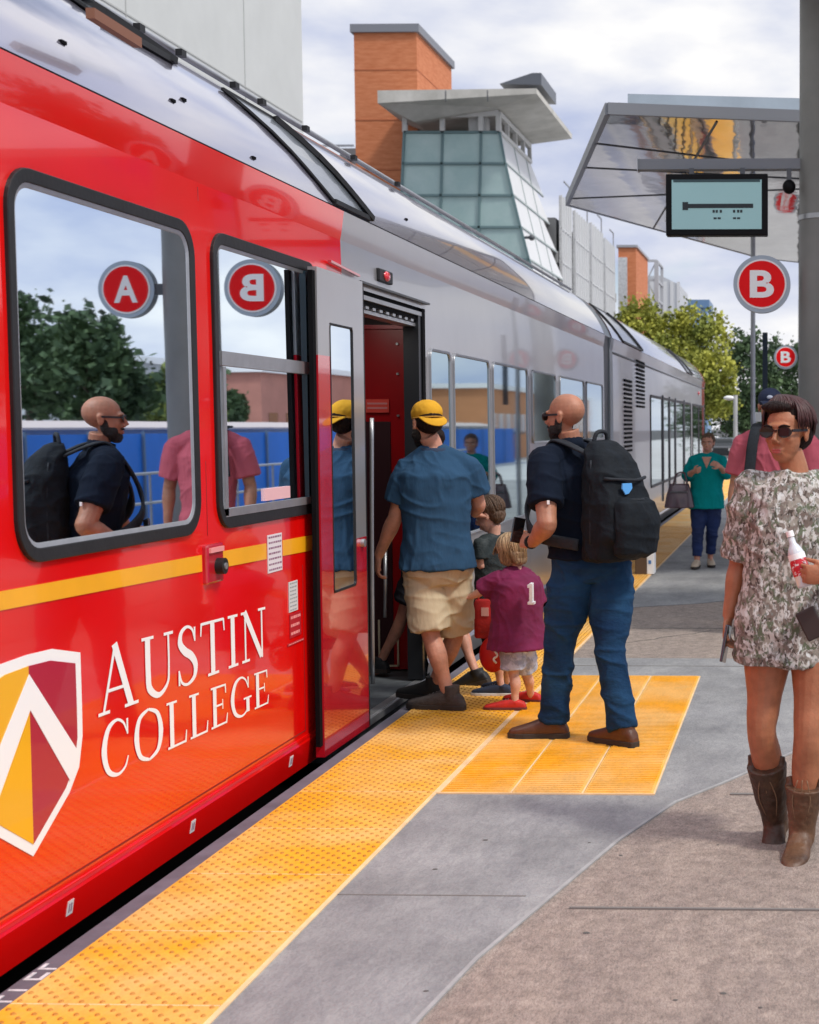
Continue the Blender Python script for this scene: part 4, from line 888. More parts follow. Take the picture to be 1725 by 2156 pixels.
def shoe(J,S,m,sole,ln=1.,high=0.,name='shoe',tipz=0,gz=.012,solet=.030):
    k=J['k']; t=J['t']; an=J['an'+S]; tv=V(J['toe'+S]).normalized(); sd=tv.cross(V((0,0,1))).normalized(); up=sd.cross(tv)*1; base=an-up*(an.z-gz if tipz==0 else .085*k)
    mb=MB(); secs=[]
    for s,w,h in ((-.075,.022,.04),(-.06,.034,.075),(-.02,.040,.105+high*.3),(.035,.042,.106+high*.2),(.085,.046,.086),(.135,.050,.066),(.175,.046,.054),(.205,.035,.044),(.218,.018,.032)):
        secs.append((base+tv*s*k*ln+up*(h/2+.008)*k,sd*w*k,up*h*k/2))
    mb.loft(secs,18,power=.8); mb.tube([base+up*.06*k-tv*.012*k,base+up*(.115+high)*k-tv*.01*k],[.045*k,.047*k],16)
    o=mb.build(name,m,t,True); soft(o,.005,3)
    ol=[(-.078,.018),(-.07,.032),(-.03,.040),(.03,.037),(.09,.046),(.14,.052),(.18,.047),(.21,.033),(.224,.014)]
    pl=[base+tv*s*k*ln+sd*w*k for s,w in ol]+[base+tv*s*k*ln-sd*w*k for s,w in ol[::-1]]
    MB().prism(pl,up*solet*k).build('sole',sole,o,bevel=.004)
    if 'boot' not in name and 'beige' not in m.name:
        lc=MB()
        for i,(s,h,w) in enumerate(((.05,.106,.024),(.068,.098,.024),(.086,.090,.023),(.104,.082,.022))): lc.tube([base+tv*s*k*ln+up*(h-.008)*k+sd*w*k,base+tv*s*k*ln+up*(h+.004)*k,base+tv*s*k*ln+up*(h-.008)*k-sd*w*k],.0028*k,5)
        lc.build('laces',mat('lace_grey',(.25,.25,.25),.8),o)
    return o
def hair(J,parts,m,name='hair',vox=.006,disp=((.012,.03),)):
    mb=MB(); c,R,s=J['head'],J['R'],J['hs']
    for x,y,z,rx,ry,rz in parts: mb.ell(c+R@V((x,y,z))*s,(rx*s,ry*s,rz*s),R,20)
    o=mb.build(name,m,J['t'],True); soft(o,vox,3,disp); return o
def strap(pts,nor,w,th,name,m,par):
    pts=[V(p) for p in pts]; q=[];nn=[]
    for i in range(len(pts)-1):
        p0,p1,p2,p3=pts[max(i-1,0)],pts[i],pts[i+1],pts[min(i+2,len(pts)-1)]
        for j in range(5):
            t=j/5; q.append(.5*((2*p1)+(p2-p0)*t+(2*p0-5*p1+4*p2-p3)*t*t+(3*p1-p0-3*p2+p3)*t**3)); nn.append(V(nor[i]).lerp(V(nor[i+1]),t))
    q.append(pts[-1]); nn.append(V(nor[-1])); secs=[]
    for i,p in enumerate(q):
        d=(q[min(i+1,len(q)-1)]-q[max(i-1,0)]).normalized(); n_=(nn[i]-d*nn[i].dot(d)).normalized(); secs.append((p,d.cross(n_)*w/2,n_*th/2))
    return MB().loft(secs,12,power=.6).build(name,m,par,True)
def strands(J,m,ce,r,n,ends,drop=.03,part=(0,.0),seed=1,w=.0028,jit=.05,name='hair_strands'):
    # ends(az)->polar angle in degrees where a strand leaves the scalp; az 0 = forehead
    c,R,s=J['head'],J['R'],J['hs']; rng=random.Random(seed); mb=MB()
    for _ in range(n):
        az=rng.uniform(-math.pi,math.pi); t1=math.radians(ends(math.degrees(az))*rng.uniform(.85,1.04)); t0=rng.uniform(0,.55)*t1; k=1+rng.uniform(-.01,jit); wob=rng.uniform(-.12,.12); pts=[]
        for i in range(7):
            u=i/6; t=t0+(t1-t0)*u; a=az+wob*u; bl=1-math.exp(-t*2.2)
            pts.append(c+R@(V(ce)+V((math.sin(a)*math.sin(t)*r[0]+part[0]*(1-bl),math.cos(a)*math.sin(t)*r[1]+part[1]*(1-bl),math.cos(t)*r[2]))*k)*s)
        e=pts[-1]+(pts[-1]-pts[-2]).normalized()*drop*rng.uniform(.5,1.1)*s-V((0,0,drop*.4*s)); pts.append(e)
        ww=w*rng.uniform(.7,1.4)*s; mb.tube(pts,[ww*.8]+[ww]*5+[ww*.8,ww*.3],4,0,False)
    o=mb.build(name,m,J['t'],True); return o
def glasses(J,lens=True):
    c,R,s=J['head'],J['R'],J['hs']; q=lambda x,y,z:c+R@V((x,y,z))*s; g=MB()
    for x in (-1,1):
        pts=[q(x*(.036+.030*math.cos(a)),.100-.010*abs(math.cos(a)-.2),.008+.021*math.sin(a)) for a in [math.pi*2*i/16 for i in range(16)]]
        g.prism(pts,R@V((0,.005,0))*s)
    g.bar(q(-.01,.104,.014),q(.01,.104,.014),.006*s)
    for x in (-1,1): g.bar(q(x*.066,.092,.014),q(x*.084,-.005,.012),.004*s,.010*s)
    return g.build('sunglasses',mat('sunglass_black',(.012,.010,.010),.35),J['t'])
def face(J,lipc=(.45,.13,.10),brow=None,eyes=True):
    c,R,s=J['head'],J['R'],J['hs']; q=lambda x,y,z:c+R@V((x,y,z))*s
    MB().ell(q(0,.092,-.058),(.021*s,.007*s,.0055*s),R,12).ell(q(0,.0915,-.066),(.018*s,.007*s,.006*s),R,12).build('lips',mat('lip%.2f'%lipc[0],lipc,.45),J['t'],True)
    if eyes:
        e=MB(); i=MB()
        for x in (-1,1): e.ell(q(x*.031,.082,.005),(.013*s,.010*s,.008*s),R,12); i.ell(q(x*.031,.0905,.005),(.0058*s,.003*s,.0058*s),R,10)
        eo=e.build('eyes',mat('eye_white',(.7,.68,.66),.3),J['t'],True); i.build('irises',mat('iris_dark',(.05,.03,.02),.2),J['t'],True)
    if brow:
        b=MB()
        for x in (-1,1): b.tube([q(x*.014,.098,.026),q(x*.034,.096,.033),q(x*.054,.082,.028)],[.0035*s,.004*s,.0025*s],8)
        b.build('eyebrows',brow,J['t'],True)
def cloth(n,c,var=.15,**kw): return mat(n,c,.9,0,var*.5,14,.55,13,stretch=(1,1,.38),spec=.15,**kw)
HB=mat('hair_dark',(.014,.007,.006),.6,0,.4,30,.5,40,stretch=(3,3,.5),spec=.15); HBR=mat('hair_brown',(.10,.055,.03),.55,0,.45,30,.8,40,stretch=(3,3,.6)); HBL=mat('hair_blonde',(.36,.23,.12),.5,0,0,26,.8,30,c2=(.16,.09,.045),ramp=(.35,.65),stretch=(3,3,.35))
BEARD=mat('beard_black',(.012,.008,.006),.7,0,.3,60,.8,150)

# ---- man with the backpack (near the pad) ----------------------------------
Y=7.66; f=V((-.80,.60,0)).normalized(); left=V((-f.y,f.x,0))
nk=P(1203,942,Y)
J=dict(f=f,hd=(-.93,.33,-.06),head=P(1190,878,Y),neck=nk,pel=P(1246,1188,Y-.02),
 shL=nk+left*.195-V((0,0,.055)),shR=nk-left*.195-V((0,0,.055)),elL=P(1152,1105,7.33),wrL=P(1122,1142,7.5),elR=P(1240,1120,8.0),wrR=P(1150,1130,8.1),
 hipL=P(1205,1210,Y-.06),hipR=P(1288,1210,Y+.0),knL=P(1178,1368,Y-.06),knR=P(1286,1368,Y-.12),anL=P(1166,1528,Y-.03),anR=P(1315,1548,Y-.21),toeL=(-1,-.02,0),toeR=(-.8,.55,0),handL=(-.6,.6,.1),thumbL=(0,0,1))
t,J=person('person',(J['pel'].x,Y,0),'bald bearded man in navy polo and jeans wearing a black backpack, facing the train',J,SK_D,1.02,1.17,beard=True,palms=((.5,.6,-.3),None),curl=(1.1,.6),lgk=.84,armk=1.12)
top(J,cloth('navy_polo',(.004,.008,.018),.3),.022,.06,.72,(.092,.086),'polo_shirt',neckcut=.965)
c=J['neck']; MB().tube([c+V((0,0,-.02)),c+V((-.01,.01,.04))],[.078,.070],18).build('collar',cloth('navy_polo',(0,0,0)),t,True)
MB().box(*(lambda q:(q.x-.004,q.x+.008,q.y-.09,q.y-.078,q.z,q.z+.02))(P(1160,1060,7.4))).build('shirt_mark',WHT,t)
JE=mat('blue_denim',(.006,.026,.070),.85,0,0,5,.25,60,c2=(.016,.062,.135),ramp=(.35,.75),stretch=(.7,.7,1.2),spec=.15)
pants(J,JE,.018,1.93,(.112,.082,.074),'jeans',.16,wr=((.014,.10),),fo=.015)
MB().loft([(J['pel']+(J['neck']-J['pel'])*a,J['_secs'][2][2]*.212,J['_secs'][2][3]*.158) for a in (.135,.175)],28,power=.92).build('belt',mat('belt_black',(.015,.013,.012),.4),t,True)
BRN=mat('boot_brown',(.085,.030,.014),.5,0,.3,8,.1,50); SOL=mat('sole_dark',(.03,.022,.018),.7)
for S in 'LR': shoe(J,S,BRN,SOL,1.06,.03,'boot')
hb=MB(); c,R,s=J['head'],J['R'],J['hs']
for x,y,z,a,b,d in ((0,.050,-.086,.048,.046,.030),(.046,.036,-.062,.022,.040,.030),(-.046,.036,-.062,.022,.040,.030),(.061,.008,-.035,.012,.022,.036),(-.061,.008,-.035,.012,.022,.036),(0,.088,-.045,.034,.014,.007),(0,.060,-.104,.034,.030,.016)): hb.ell(c+R@V((x,y,z))*s,(a*s,b*s,d*s),R,14)
soft(hb.build('beard',BEARD,t,True),.005,2,((.006,.01),)); glasses(J); face(J,(.35,.12,.1),eyes=False)
MB().tube([J['wrL']-V((.006,.0,.0)),J['wrL']+V((-.012,.014,.002))],[.036,.036],16).build('watch',RUB,t,True,angle=40)
# phone in his left hand
ph=J['wrL']+V((-.075,.085,.05)); tag(MB().bar(ph-V((.03,0,.06)),ph+V((-.01,.02,.07)),.012,.07,up=V((.6,.6,.2))).build('phone',mat('phone_black',(.01,.01,.012),.2,coat=1),bevel=.004),'black phone held in front by the bald man with the backpack','phone')
# backpack
bd=(-f); sdv=left; bc=P(1300,1048,Y-.12)
BP=mat('pack_black',(.004,.007,.011),.8,0,.4,20,.3,30,spec=.25); BP2=mat('pack_strap',(.014,.018,.024),.7,0,.3,30,.2,90,spec=.3)
bp=thing('backpack',bc,'large black backpack with a small blue badge on the bald man','backpack')
back0=J['pel'].lerp(J['neck'],.62)+bd*.13
def BPt(u,v,w): return back0+sdv*u+bd*v+V((0,0,1))*w
mb=MB(); secs=[]
for w,hw_,d in ((-.345,.13,.09),(-.33,.165,.125),(-.22,.178,.155),(-.05,.175,.145),(.10,.160,.115),(.20,.135,.085),(.26,.09,.05),(.275,.05,.03)):
    secs.append((BPt(0,d*.95,w),sdv*hw_,bd*d))
mb.loft(secs,26,power=.72); o=mb.build('main_bag',BP,bp,True); folds(soft(o,.007,4,((.012,.10),)),.012,(6,6,3),.5,(3,3,9),1.)
mb=MB(); secs=[]
for w,hw_,d in ((-.32,.10,.03),(-.30,.135,.06),(-.15,.145,.075),(-.04,.13,.055),(-.015,.10,.02)): secs.append((BPt(0,.25+d*.35,w),sdv*hw_,bd*d))
mb.loft(secs,22,power=.7); folds(soft(mb.build('front_pocket',BP,bp,True),.007,4),.010,(7,7,3),.5,(3,3,9),4.)
mb=MB(); secs=[]
for w,hw_,d in ((.0,.10,.02),(.02,.12,.045),(.12,.105,.05),(.17,.08,.02)): secs.append((BPt(0,.19-(w*.35)+d*.3,w),sdv*hw_,bd*d))
mb.loft(secs,22,power=.7); soft(mb.build('upper_pocket',BP,bp,True),.007,4,((.01,.05),))
up_=V((0,0,1))
for s in (-1,1):
    sh=J['shL'] if s>0 else J['shR']; n_=J['neck']; m_=n_.lerp(sh,.55)
    strap([BPt(s*.075,.04,.19),m_+V((0,0,.060))-f*.05,m_+V((0,0,.052))+f*.03,m_+f*.115-V((0,0,.06)),m_+f*.175-V((0,0,.2)),m_+f*.16-V((0,0,.32))+left*s*.06,m_+f*.03-V((0,0,.42))+left*s*.115,BPt(s*.165,.03,-.26)],[up_,up_-f*.5,up_+f*.3,f+up_*.6,f,f+left*s*.6,left*s,left*s],.062,.018,'shoulder_strap',BP2,bp)
MB().tube([BPt(.05,.03,.26),BPt(.03,.035,.31),BPt(-.03,.035,.31),BPt(-.05,.03,.26)],.011,8).build('top_handle',BP2,bp,True)
mb=MB()
for u in (-.13,.13): mb.tube([BPt(u*1.1,.10,.17),BPt(u*1.28,.12,0),BPt(u*1.3,.12,-.25)],.006,6)
mb.build('zip_lines',BP2,bp,True)
for z_ in (-.02,.08): MB().tube([BPt(-.15,.20,z_),BPt(0,.30-.4*max(z_,0),z_-.01),BPt(.15,.20,z_)],.009,6).build('compression_strap',BP2,bp,True)
q=BPt(.055,.262,.03); u_=sdv*.036; w_=V((0,0,.026)); 
MB().prism([q-u_*.9+w_,q+u_*.9+w_,q+u_+w_*.0,q+u_*.35-w_*1.15,q-u_*.3-w_*1.0,q-u_],-bd*-.008).build('blue_badge',mat('badge_blue',(.10,.36,.75),.5),bp)

# ---- man in blue T-shirt and yellow cap, stepping in -----------------------
Y=8.42; f=V((-.45,.89,0)).normalized(); left=V((-f.y,f.x,0)); nk=P(912,945,Y)
J=dict(f=f,hd=(-.62,.78,-.10),head=P(898,893,Y),neck=nk,pel=P(923,1195,Y),shL=P(860,984,Y-.03),shR=P(986,981,Y+.10),elL=P(832,1090,Y-.02),wrL=P(797,1172,Y+.05),elR=P(1008,1062,Y+.18),wrR=P(1000,1082,Y+.34),
 hipL=P(893,1215,Y),hipR=P(950,1215,Y+.06),knL=P(908,1338,Y-.03),knR=P(958,1335,Y+.18),anL=P(948,1474,Y-.04),anR=P(910,1452,Y+.26),toeL=(-.95,.20,0),toeR=(-.9,.45,0),handL=(-.12,.1,-1),handR=(.35,.4,-.1))
t,J=person('person',(J['pel'].x,Y,0),'man in blue T-shirt, khaki shorts and yellow cap stepping up to the open train door',J,SK_P,1.0,1.10,palms=((.6,.3,0),(0,.3,-1)),curl=(.7,.5),lgk=.95)
BT=cloth('blue_tshirt',(.024,.065,.125),.18); top(J,BT,.028,-.01,.70,(.090,.092),'t_shirt',neckcut=.985,flare=1.03,wr=((.024,.14),(.006,.06)))
c=J['neck']; MB().tube([c+V((0,0,-.03)),c+V((0,0,.006))],[.090,.080],18).build('neckband',mat('navy_band',(.012,.03,.07),.8),t,True)
pants(J,cloth('khaki',(.52,.43,.29),.10),.024,.92,(.122,.118,.1),'shorts',.10,wr=((.012,.12),))
for S in 'LR': shoe(J,S,mat('shoe_grey',(.055,.045,.042),.8,0,.3,30,.3,80) if S=='L' else mat('shoe_dark',(.02,.02,.02),.8),SOL,1.22,.03)
YC=cloth('cap_mustard',(.62,.32,.025),.2); c,R,s=J['head'],J['R'],J['hs']
hair(J,((0,-.022,.042,.081,.100,.062),(.0,-.045,.0,.078,.072,.06)),HB,disp=((.006,.02),))
mb=MB(); mb.ell(c+R@V((0,-.015,.062))*s,(.088*s,.106*s,.078*s),R,26); o=mb.build('cap_crown',YC,t,True); soft(o,.006,3,((.006,.04),))
mb=MB(); pts=[];n=12
for i in range(n+1):
    a=math.pi*(i/n)+0; pts.append((math.cos(a)*.078,-.085-.075*math.sin(a)**.7,.028-.05*math.sin(a)))
inner=[(x*.98,-.07-.035*math.sin(math.pi*i/n),.036) for i,(x,y,z) in enumerate(pts)]
loop=[c+R@V(q)*s for q in pts]+[c+R@V(q)*s for q in inner[::-1]]
mb.add(loop+[q-R@V((0,0,.006))*s for q in loop],[(i,i+1,2*n+1-i-1+0,2*n+1-i) for i in range(n)]+[(2*n+2+i,2*n+2+i+1,2*n+2+2*n+1-i-1,2*n+2+2*n+1-i) for i in range(n)]+[(i,i+1,2*n+2+i+1,2*n+2+i) for i in range(n)])
mb.build('cap_peak',YC,t,True)
MB().tube([c+R@V((math.cos(a)*.089,-.015-.107*math.sin(a),.032))*s for a in [math.pi*i/8*1.0 for i in range(9)]],.004,6).build('cap_band',mat('cap_seam',(.45,.22,.02),.8),t,True)
hb=MB()
for x,y,z,a,b,d in ((0,.055,-.088,.054,.052,.050),(.048,.03,-.058,.026,.042,.042),(-.048,.03,-.058,.026,.042,.042),(0,.09,-.046,.034,.014,.008)): hb.ell(c+R@V((x,y,z))*s,(a*s,b*s,d*s),R,14)
soft(hb.build('beard',BEARD,t,True),.005,2,((.008,.012),)); face(J,(.35,.12,.1))

# ---- traveller already stepping inside, mostly hidden ----------------------
Y=9.55; f=V((-.75,.6,0)).normalized(); left=V((-f.y,f.x,0)); nk=P(908,985,Y)
J=dict(f=f,hd=(-.8,.5,-.1),head=P(905,935,Y),neck=nk,pel=P(905,1190,Y),shL=nk+left*.14-V((0,0,.05)),shR=nk-left*.14-V((0,0,.05)),elL=P(880,1080,Y),wrL=P(900,1130,Y+.1),elR=P(945,1080,Y+.1),wrR=P(920,1130,Y+.1),
 hipL=P(882,1200,Y),hipR=P(930,1200,Y+.02),knL=P(848,1295,Y+.02),knR=P(962,1312,Y-.2),anL=P(798,1402,Y+.1),anR=P(1003,1418,Y-.36),toeL=(-.9,.3,0),toeR=(-.85,.2,-.25))
t,J=person('person',(J['pel'].x,Y,0),'traveller in dark shorts and black sneakers stepping into the train, hidden behind the blue T-shirt',J,SK_P,.92,.95,lgk=.85)
top(J,cloth('dark_shirt',(.02,.02,.025)),.02,-.02,.6); pants(J,cloth('dark_shorts',(.012,.013,.018)),.02,.72,(.105,.1,.1),'shorts',.1); hair(J,((0,-.03,.045,.082,.10,.085),),HB)
SNK=mat('sneaker_black',(.012,.013,.016),.6,0,.3,30); SW=mat('sole_white',(.6,.6,.6),.6)
shoe(J,'L',SNK,SOL,1.1,.0); shoe(J,'R',SNK,SOL,1.15,.0,tipz=1)

# ---- boy --------------------------------------------------------------------
Y=8.85; f=V((-.85,.5,0)).normalized(); left=V((-f.y,f.x,0)); k=.70; nk=P(1041,1131,Y)
J=dict(f=f,hd=(-.90,.15,-.38),head=P(1030,1086,Y),neck=nk,pel=P(1036,1285,Y),shL=nk+left*.115-V((0,0,.03)),shR=nk-left*.115-V((0,0,.03)),elL=P(1015,1192,Y-.1),wrL=P(990,1162,Y-.05),elR=P(1052,1215,Y+.12),wrR=P(1030,1250,Y+.05),
 hipL=P(1036,1300,Y-.04),hipR=P(1058,1300,Y+.03),knL=P(1042,1382,Y-.04),knR=P(1062,1380,Y+.05),anL=P(1058,1453,Y-.02),anR=P(1072,1448,Y+.14),toeL=(-1,.05,0),toeR=(-.9,.3,0),handL=(-.5,0,.85))
t,J=person('person',(J['pel'].x,Y,0),'brown-haired boy in a dark shirt between the blue T-shirt and the small blonde child',J,SK_K,k,.92,child=True,hs=1.22,vox=.0045,armk=.9,lgk=.86)
DS=mat('boy_shirt_dark',(.012,.02,.022),.85,0,0,20,.3,90,c2=(.05,.06,.06),ramp=(.5,.75)); top(J,DS,.02,-.06,.66,(.076,.078),'shirt',vox=.006); pants(J,cloth('boy_shorts',(.02,.025,.03)),.018,.82,(.10,.10,.1),'shorts',.06,vox=.006)
hair(J,((0,-.026,.045,.088,.106,.088),(0,-.06,-.01,.078,.06,.07),(0,.045,.075,.07,.05,.04)),HBR,disp=((.014,.02),(.006,.008))); face(J,(.5,.2,.17),HBR)
strands(J,HBR,(0,-.026,.045),(.090,.108,.092),420,lambda a:62 if abs(a)<50 else (95 if abs(a)<110 else 125),.012,seed=3)
for S in 'LR': shoe(J,S,mat('shoe_navy',(.02,.03,.06),.8),SW,1.25,-.02)
# red lunch bag and round red bag held by the boy
RB=mat('bag_red',(.42,.012,.012),.6,0,.2,9,.2,60)
a=P(1024,1302,8.68); lb=thing('lunch_bag',a,'red lunch bag with a pale square hanging between the two children','bag')
MB().loft([(a+V((0,0,z)),V((.068*w,0,0)),V((0,.045*w,0))) for z,w in ((-.115,.9),(-.105,1),(.09,1.02),(.112,.9))],20,power=.5).build('bag_body',RB,lb,True,angle=40)
MB().box(a.x-.018,a.x+.025,a.y-.052,a.y-.0455,a.z+.02,a.z+.07).build('pale_square',mat('pale_patch',(.65,.35,.3),.6),lb); MB().tube([a+V((-.05,0,.10)),a+V((-.02,0,.19)),a+V((.04,0,.10))],.006,6).build('handle',RB,lb,True)
a=P(1038,1378,8.60); rb=thing('round_bag',a,'round red bag with a white curl hanging beside the blonde child','bag')
MB().ell(a,(.082,.045,.108),None,22).build('bag_body',mat('bag_red_bright',(.50,.008,.008),.4,0,.15,9),rb,True)
MB().tube([a+V((-.012,-.045,.045)),a+V((.02,-.050,.030)),a+V((.035,-.045,.0)),a+V((.015,-.052,-.02)),a+V((.03,-.048,-.045))],.0065,6).build('white_curl',WHT,rb,True)
MB().tube([a+V((-.03,0,.1)),a+V((0,.02,.17)),a+V((.03,0,.1))],.006,6).build('handle',RB,rb,True)

# ---- blonde toddler ---------------------------------------------------------
Y=8.42; f=V((-.80,.60,0)).normalized(); left=V((-f.y,f.x,0)); k=.60; nk=P(1088,1196,Y)
J=dict(f=f,hd=(-.86,.42,-.25),head=P(1074,1160,Y),neck=nk,pel=P(1090,1352,Y),shL=P(1060,1214,Y-.06),shR=P(1116,1214,Y+.06),elL=P(1012,1247,Y-.02),wrL=P(988,1258,Y+.04),elR=P(1132,1280,Y+.08),wrR=P(1128,1325,Y+.05),
 hipL=P(1078,1366,Y-.03),hipR=P(1102,1366,Y+.03),knL=P(1082,1420,Y-.03),knR=P(1108,1420,Y+.10),anL=P(1086,1487,Y-.03),anR=P(1120,1468,Y+.22),toeL=(-1,.0,0),toeR=(-.95,.25,0),handL=(-1,.1,0))
t,J=person('person',(J['pel'].x,Y,0),'small blonde child in an oversized maroon T-shirt and red shoes reaching left',J,SK_K,k,.98,child=True,hs=1.24,vox=.0045,curl=(.3,.6),palms=((0,.2,-1),None),lgk=.95)
MT=mat('maroon_tshirt',(.15,.005,.05),.85,0,.2,8,.4,14); ts_=top(J,MT,.045,-.08,.86,(.105,.110),'t_shirt',vox=.0065,flare=1.16,wr=((.022,.10),(.005,.05)))
pants(J,mat('grey_camo_shorts',(.30,.34,.46),.85,0,0,18,.2,90,c2=(.52,.57,.72),ramp=(.45,.55)),.02,.80,(.125,.12,.1),'shorts',.04,vox=.006)
hair(J,((0,-.028,.040,.094,.112,.092),(0,-.060,-.035,.092,.070,.085),(.066,.0,-.035,.030,.066,.082),(-.066,.0,-.035,.030,.066,.082),(0,-.075,-.080,.080,.045,.052),(0,.055,.065,.068,.045,.040)),HBL,disp=((.010,.02),(.006,.008))); face(J,(.5,.2,.17),HBR)
HB2=mat('hair_pale_strand',(.50,.34,.19),.45); strands(J,HBL,(0,-.026,.040),(.101,.118,.100),420,lambda a:62 if abs(a)<35 else (118 if abs(a)<95 else 122),.075,seed=5); strands(J,HB2,(0,-.026,.040),(.103,.120,.101),220,lambda a:60 if abs(a)<35 else (118 if abs(a)<95 else 122),.08,seed=6)
for S in 'LR': shoe(J,S,mat('shoe_red',(.52,.02,.015),.6,0,.2,20),mat('sole_dark_red',(.12,.02,.02),.7),1.4,-.03)
bk0=J['pel'].lerp(J['neck'],.60)+V((.055,-.200,-.0)); bk0=P(1119,1250,Y-.19)
MB().box(bk0.x-.009,bk0.x+.009,bk0.y-.02,bk0.y+.03,bk0.z-.05,bk0.z+.06).box(bk0.x-.019,bk0.x+.019,bk0.y-.0205,bk0.y+.03,bk0.z-.06,bk0.z-.045).box(bk0.x-.019,bk0.x-.006,bk0.y-.0205,bk0.y+.03,bk0.z+.034,bk0.z+.052).build('shirt_number',WHT,t,bevel=.002)

# ---- woman in teal with a handbag (far) -------------------------------------
Y=17.1; f=V((-.05,-1,0)); J=dict(f=f,hd=(-.1,-1,-.05),head=P(1491,934,Y),neck=P(1490,958,Y),pel=P(1487,1060,Y),shL=P(1519,968,Y),shR=P(1461,968,Y),elL=P(1531,1000,Y-.05),wrL=P(1516,982,Y-.3),elR=P(1447,1003,Y),wrR=P(1462,992,Y-.28),
 hipL=P(1502,1066,Y),hipR=P(1472,1066,Y),knL=P(1500,1117,Y+.02),knR=P(1470,1117,Y-.08),anL=P(1496,1172,Y+.1),anR=P(1468,1179,Y-.12),toeL=(.15,-1,0),toeR=(-.1,-1,0),handL=(-.5,-.5,.3),handR=(.4,-.6,.1))
t,J=person('person',(J['pel'].x,Y,0),'woman in teal blouse and jeans walking along the train towards the camera',J,SK_P,.93,1.13,fem=True,curl=(.8,1.2),vox=.006)
TE=cloth('teal_blouse',(.0,.235,.235),.15); top(J,TE,.03,-.10,1.45,(.075,.068),'blouse',vox=.008,flare=1.03)
n_=J['neck']; MB().prism([n_+V((-.055,-.14,-.02)),n_+V((.055,-.14,-.02)),n_+V((0,-.165,-.15))],(0,.03,0)).build('neck_opening',SK_P,t)
pants(J,mat('dark_jeans',(.004,.018,.085),.8,0,.3,5,.2,60),.018,1.88,(.110,.078,.062),'jeans',.1,vox=.008)
for S in 'LR': shoe(J,S,mat('beige_flats',(.50,.40,.30),.6),SOL,1.1,-.05)
hair(J,((0,-.03,.045,.080,.098,.082),(0,-.05,-.01,.072,.06,.07)),mat('hair_tied_brown',(.13,.075,.045),.55,0,.3,30)); face(J,(.5,.15,.13),HBR)
strands(J,mat('hair_tied_brown',(0,0,0)),(0,-.03,.045),(.083,.100,.086),160,lambda a:60 if abs(a)<60 else 100,.02,seed=9,w=.004)
a=P(1431,1042,Y-.15); hb=thing('handbag',a,'dark plum leather handbag hanging from the arm of the woman in teal','handbag')
PL=mat('plum_leather',(.075,.035,.05),.35,0,.3,7,coat=.4); MB().loft([(a+V((0,0,z)),V((w,0,0)),V((0,d,0))) for z,w,d in ((-.15,.165,.07),(-.14,.175,.08),(0,.15,.07),(.11,.115,.045),(.13,.11,.03))],20,power=.5).build('bag_body',PL,hb,True,angle=40)
for y in (-.04,.04): MB().tube([a+V((-.07,y,.11)),a+V((-.03,y,.24)),a+V((.06,y,.25)),a+V((.09,y,.11))],.009,8).build('bag_handle',PL,hb,True)
MB().box(a.x-.10,a.x+.10,a.y-.085,a.y-.078,a.z+.03,a.z+.045).build('bag_seam',DKG,hb)

# ---- man in pink behind ------------------------------------------------------
Y=11.6; f=V((.10,-1,0)); nk=P(1634,905,Y); J=dict(f=f,hd=(.0,-1,-.06),head=P(1622,858,Y),neck=nk,pel=P(1640,1130,Y),shL=P(1702,930,Y),shR=P(1567,930,Y),elL=P(1722,1025,Y),wrL=P(1722,1100,Y-.05),elR=P(1549,1020,Y+.02),wrR=P(1539,1100,Y-.1),
 hipL=P(1664,1148,Y),hipR=P(1614,1148,Y),knL=P(1680,1285,Y),knR=P(1603,1285,Y),anL=P(1688,1388,Y),anR=P(1606,1388,Y),toeL=(.1,-1,0),toeR=(-.1,-1,0))
t,J=person('person',(J['pel'].x,Y,0),'man in pink shirt and navy cap behind the woman in the camouflage dress',J,SK_D,1.13,1.10,curl=(.6,.6),palms=((-1,0,0),(1,0,0)))
top(J,cloth('pink_shirt',(.46,.10,.135),.15),.03,-.06,.76,(.088,.086),'shirt',neckcut=.955); pants(J,cloth('grey_trousers',(.09,.085,.08)),.02,1.9,(.112,.09,.082),'trousers',.1)
for S in 'LR': shoe(J,S,SNK,SOL,1.1)
c,R,s=J['head'],J['R'],J['hs']; NV=mat('cap_navy',(.008,.016,.05),.8,0,.2,20)
mb=MB().ell(c+R@V((0,-.01,.060))*s,(.086*s,.104*s,.078*s),R,24); o=mb.build('cap_crown',NV,t,True); soft(o,.006,2)
mb=MB(); mb.loft([(c+R@V((0,.09+.03*i,.048-.006*i*i))*s,R@V((.068-.012*i*i/2,0,0))*s,R@V((0,0,.004))*s) for i in range(3)],16,power=.7); mb.build('cap_peak',NV,t,True)
MB().ell(c+R@V((0,.088,.075))*s,(.022*s,.006*s,.014*s),R,12).build('cap_mark',mat('cap_mark_white',(.5,.55,.65),.6),t,True)
hair(J,((0,-.035,.01,.079,.075,.06),),HB); face(J,(.35,.12,.1),HB)
a=J['neck']; strap([P(1598,893,Y+.06),P(1593,900,Y-.10),P(1585,935,Y-.17),P(1578,1000,Y-.20)],[(0,0,1),(0,-.7,.7),(0,-1,.3),(0,-1,0)],.085,.02,'black_strap',mat('pack_strap',(0,0,0)),t)

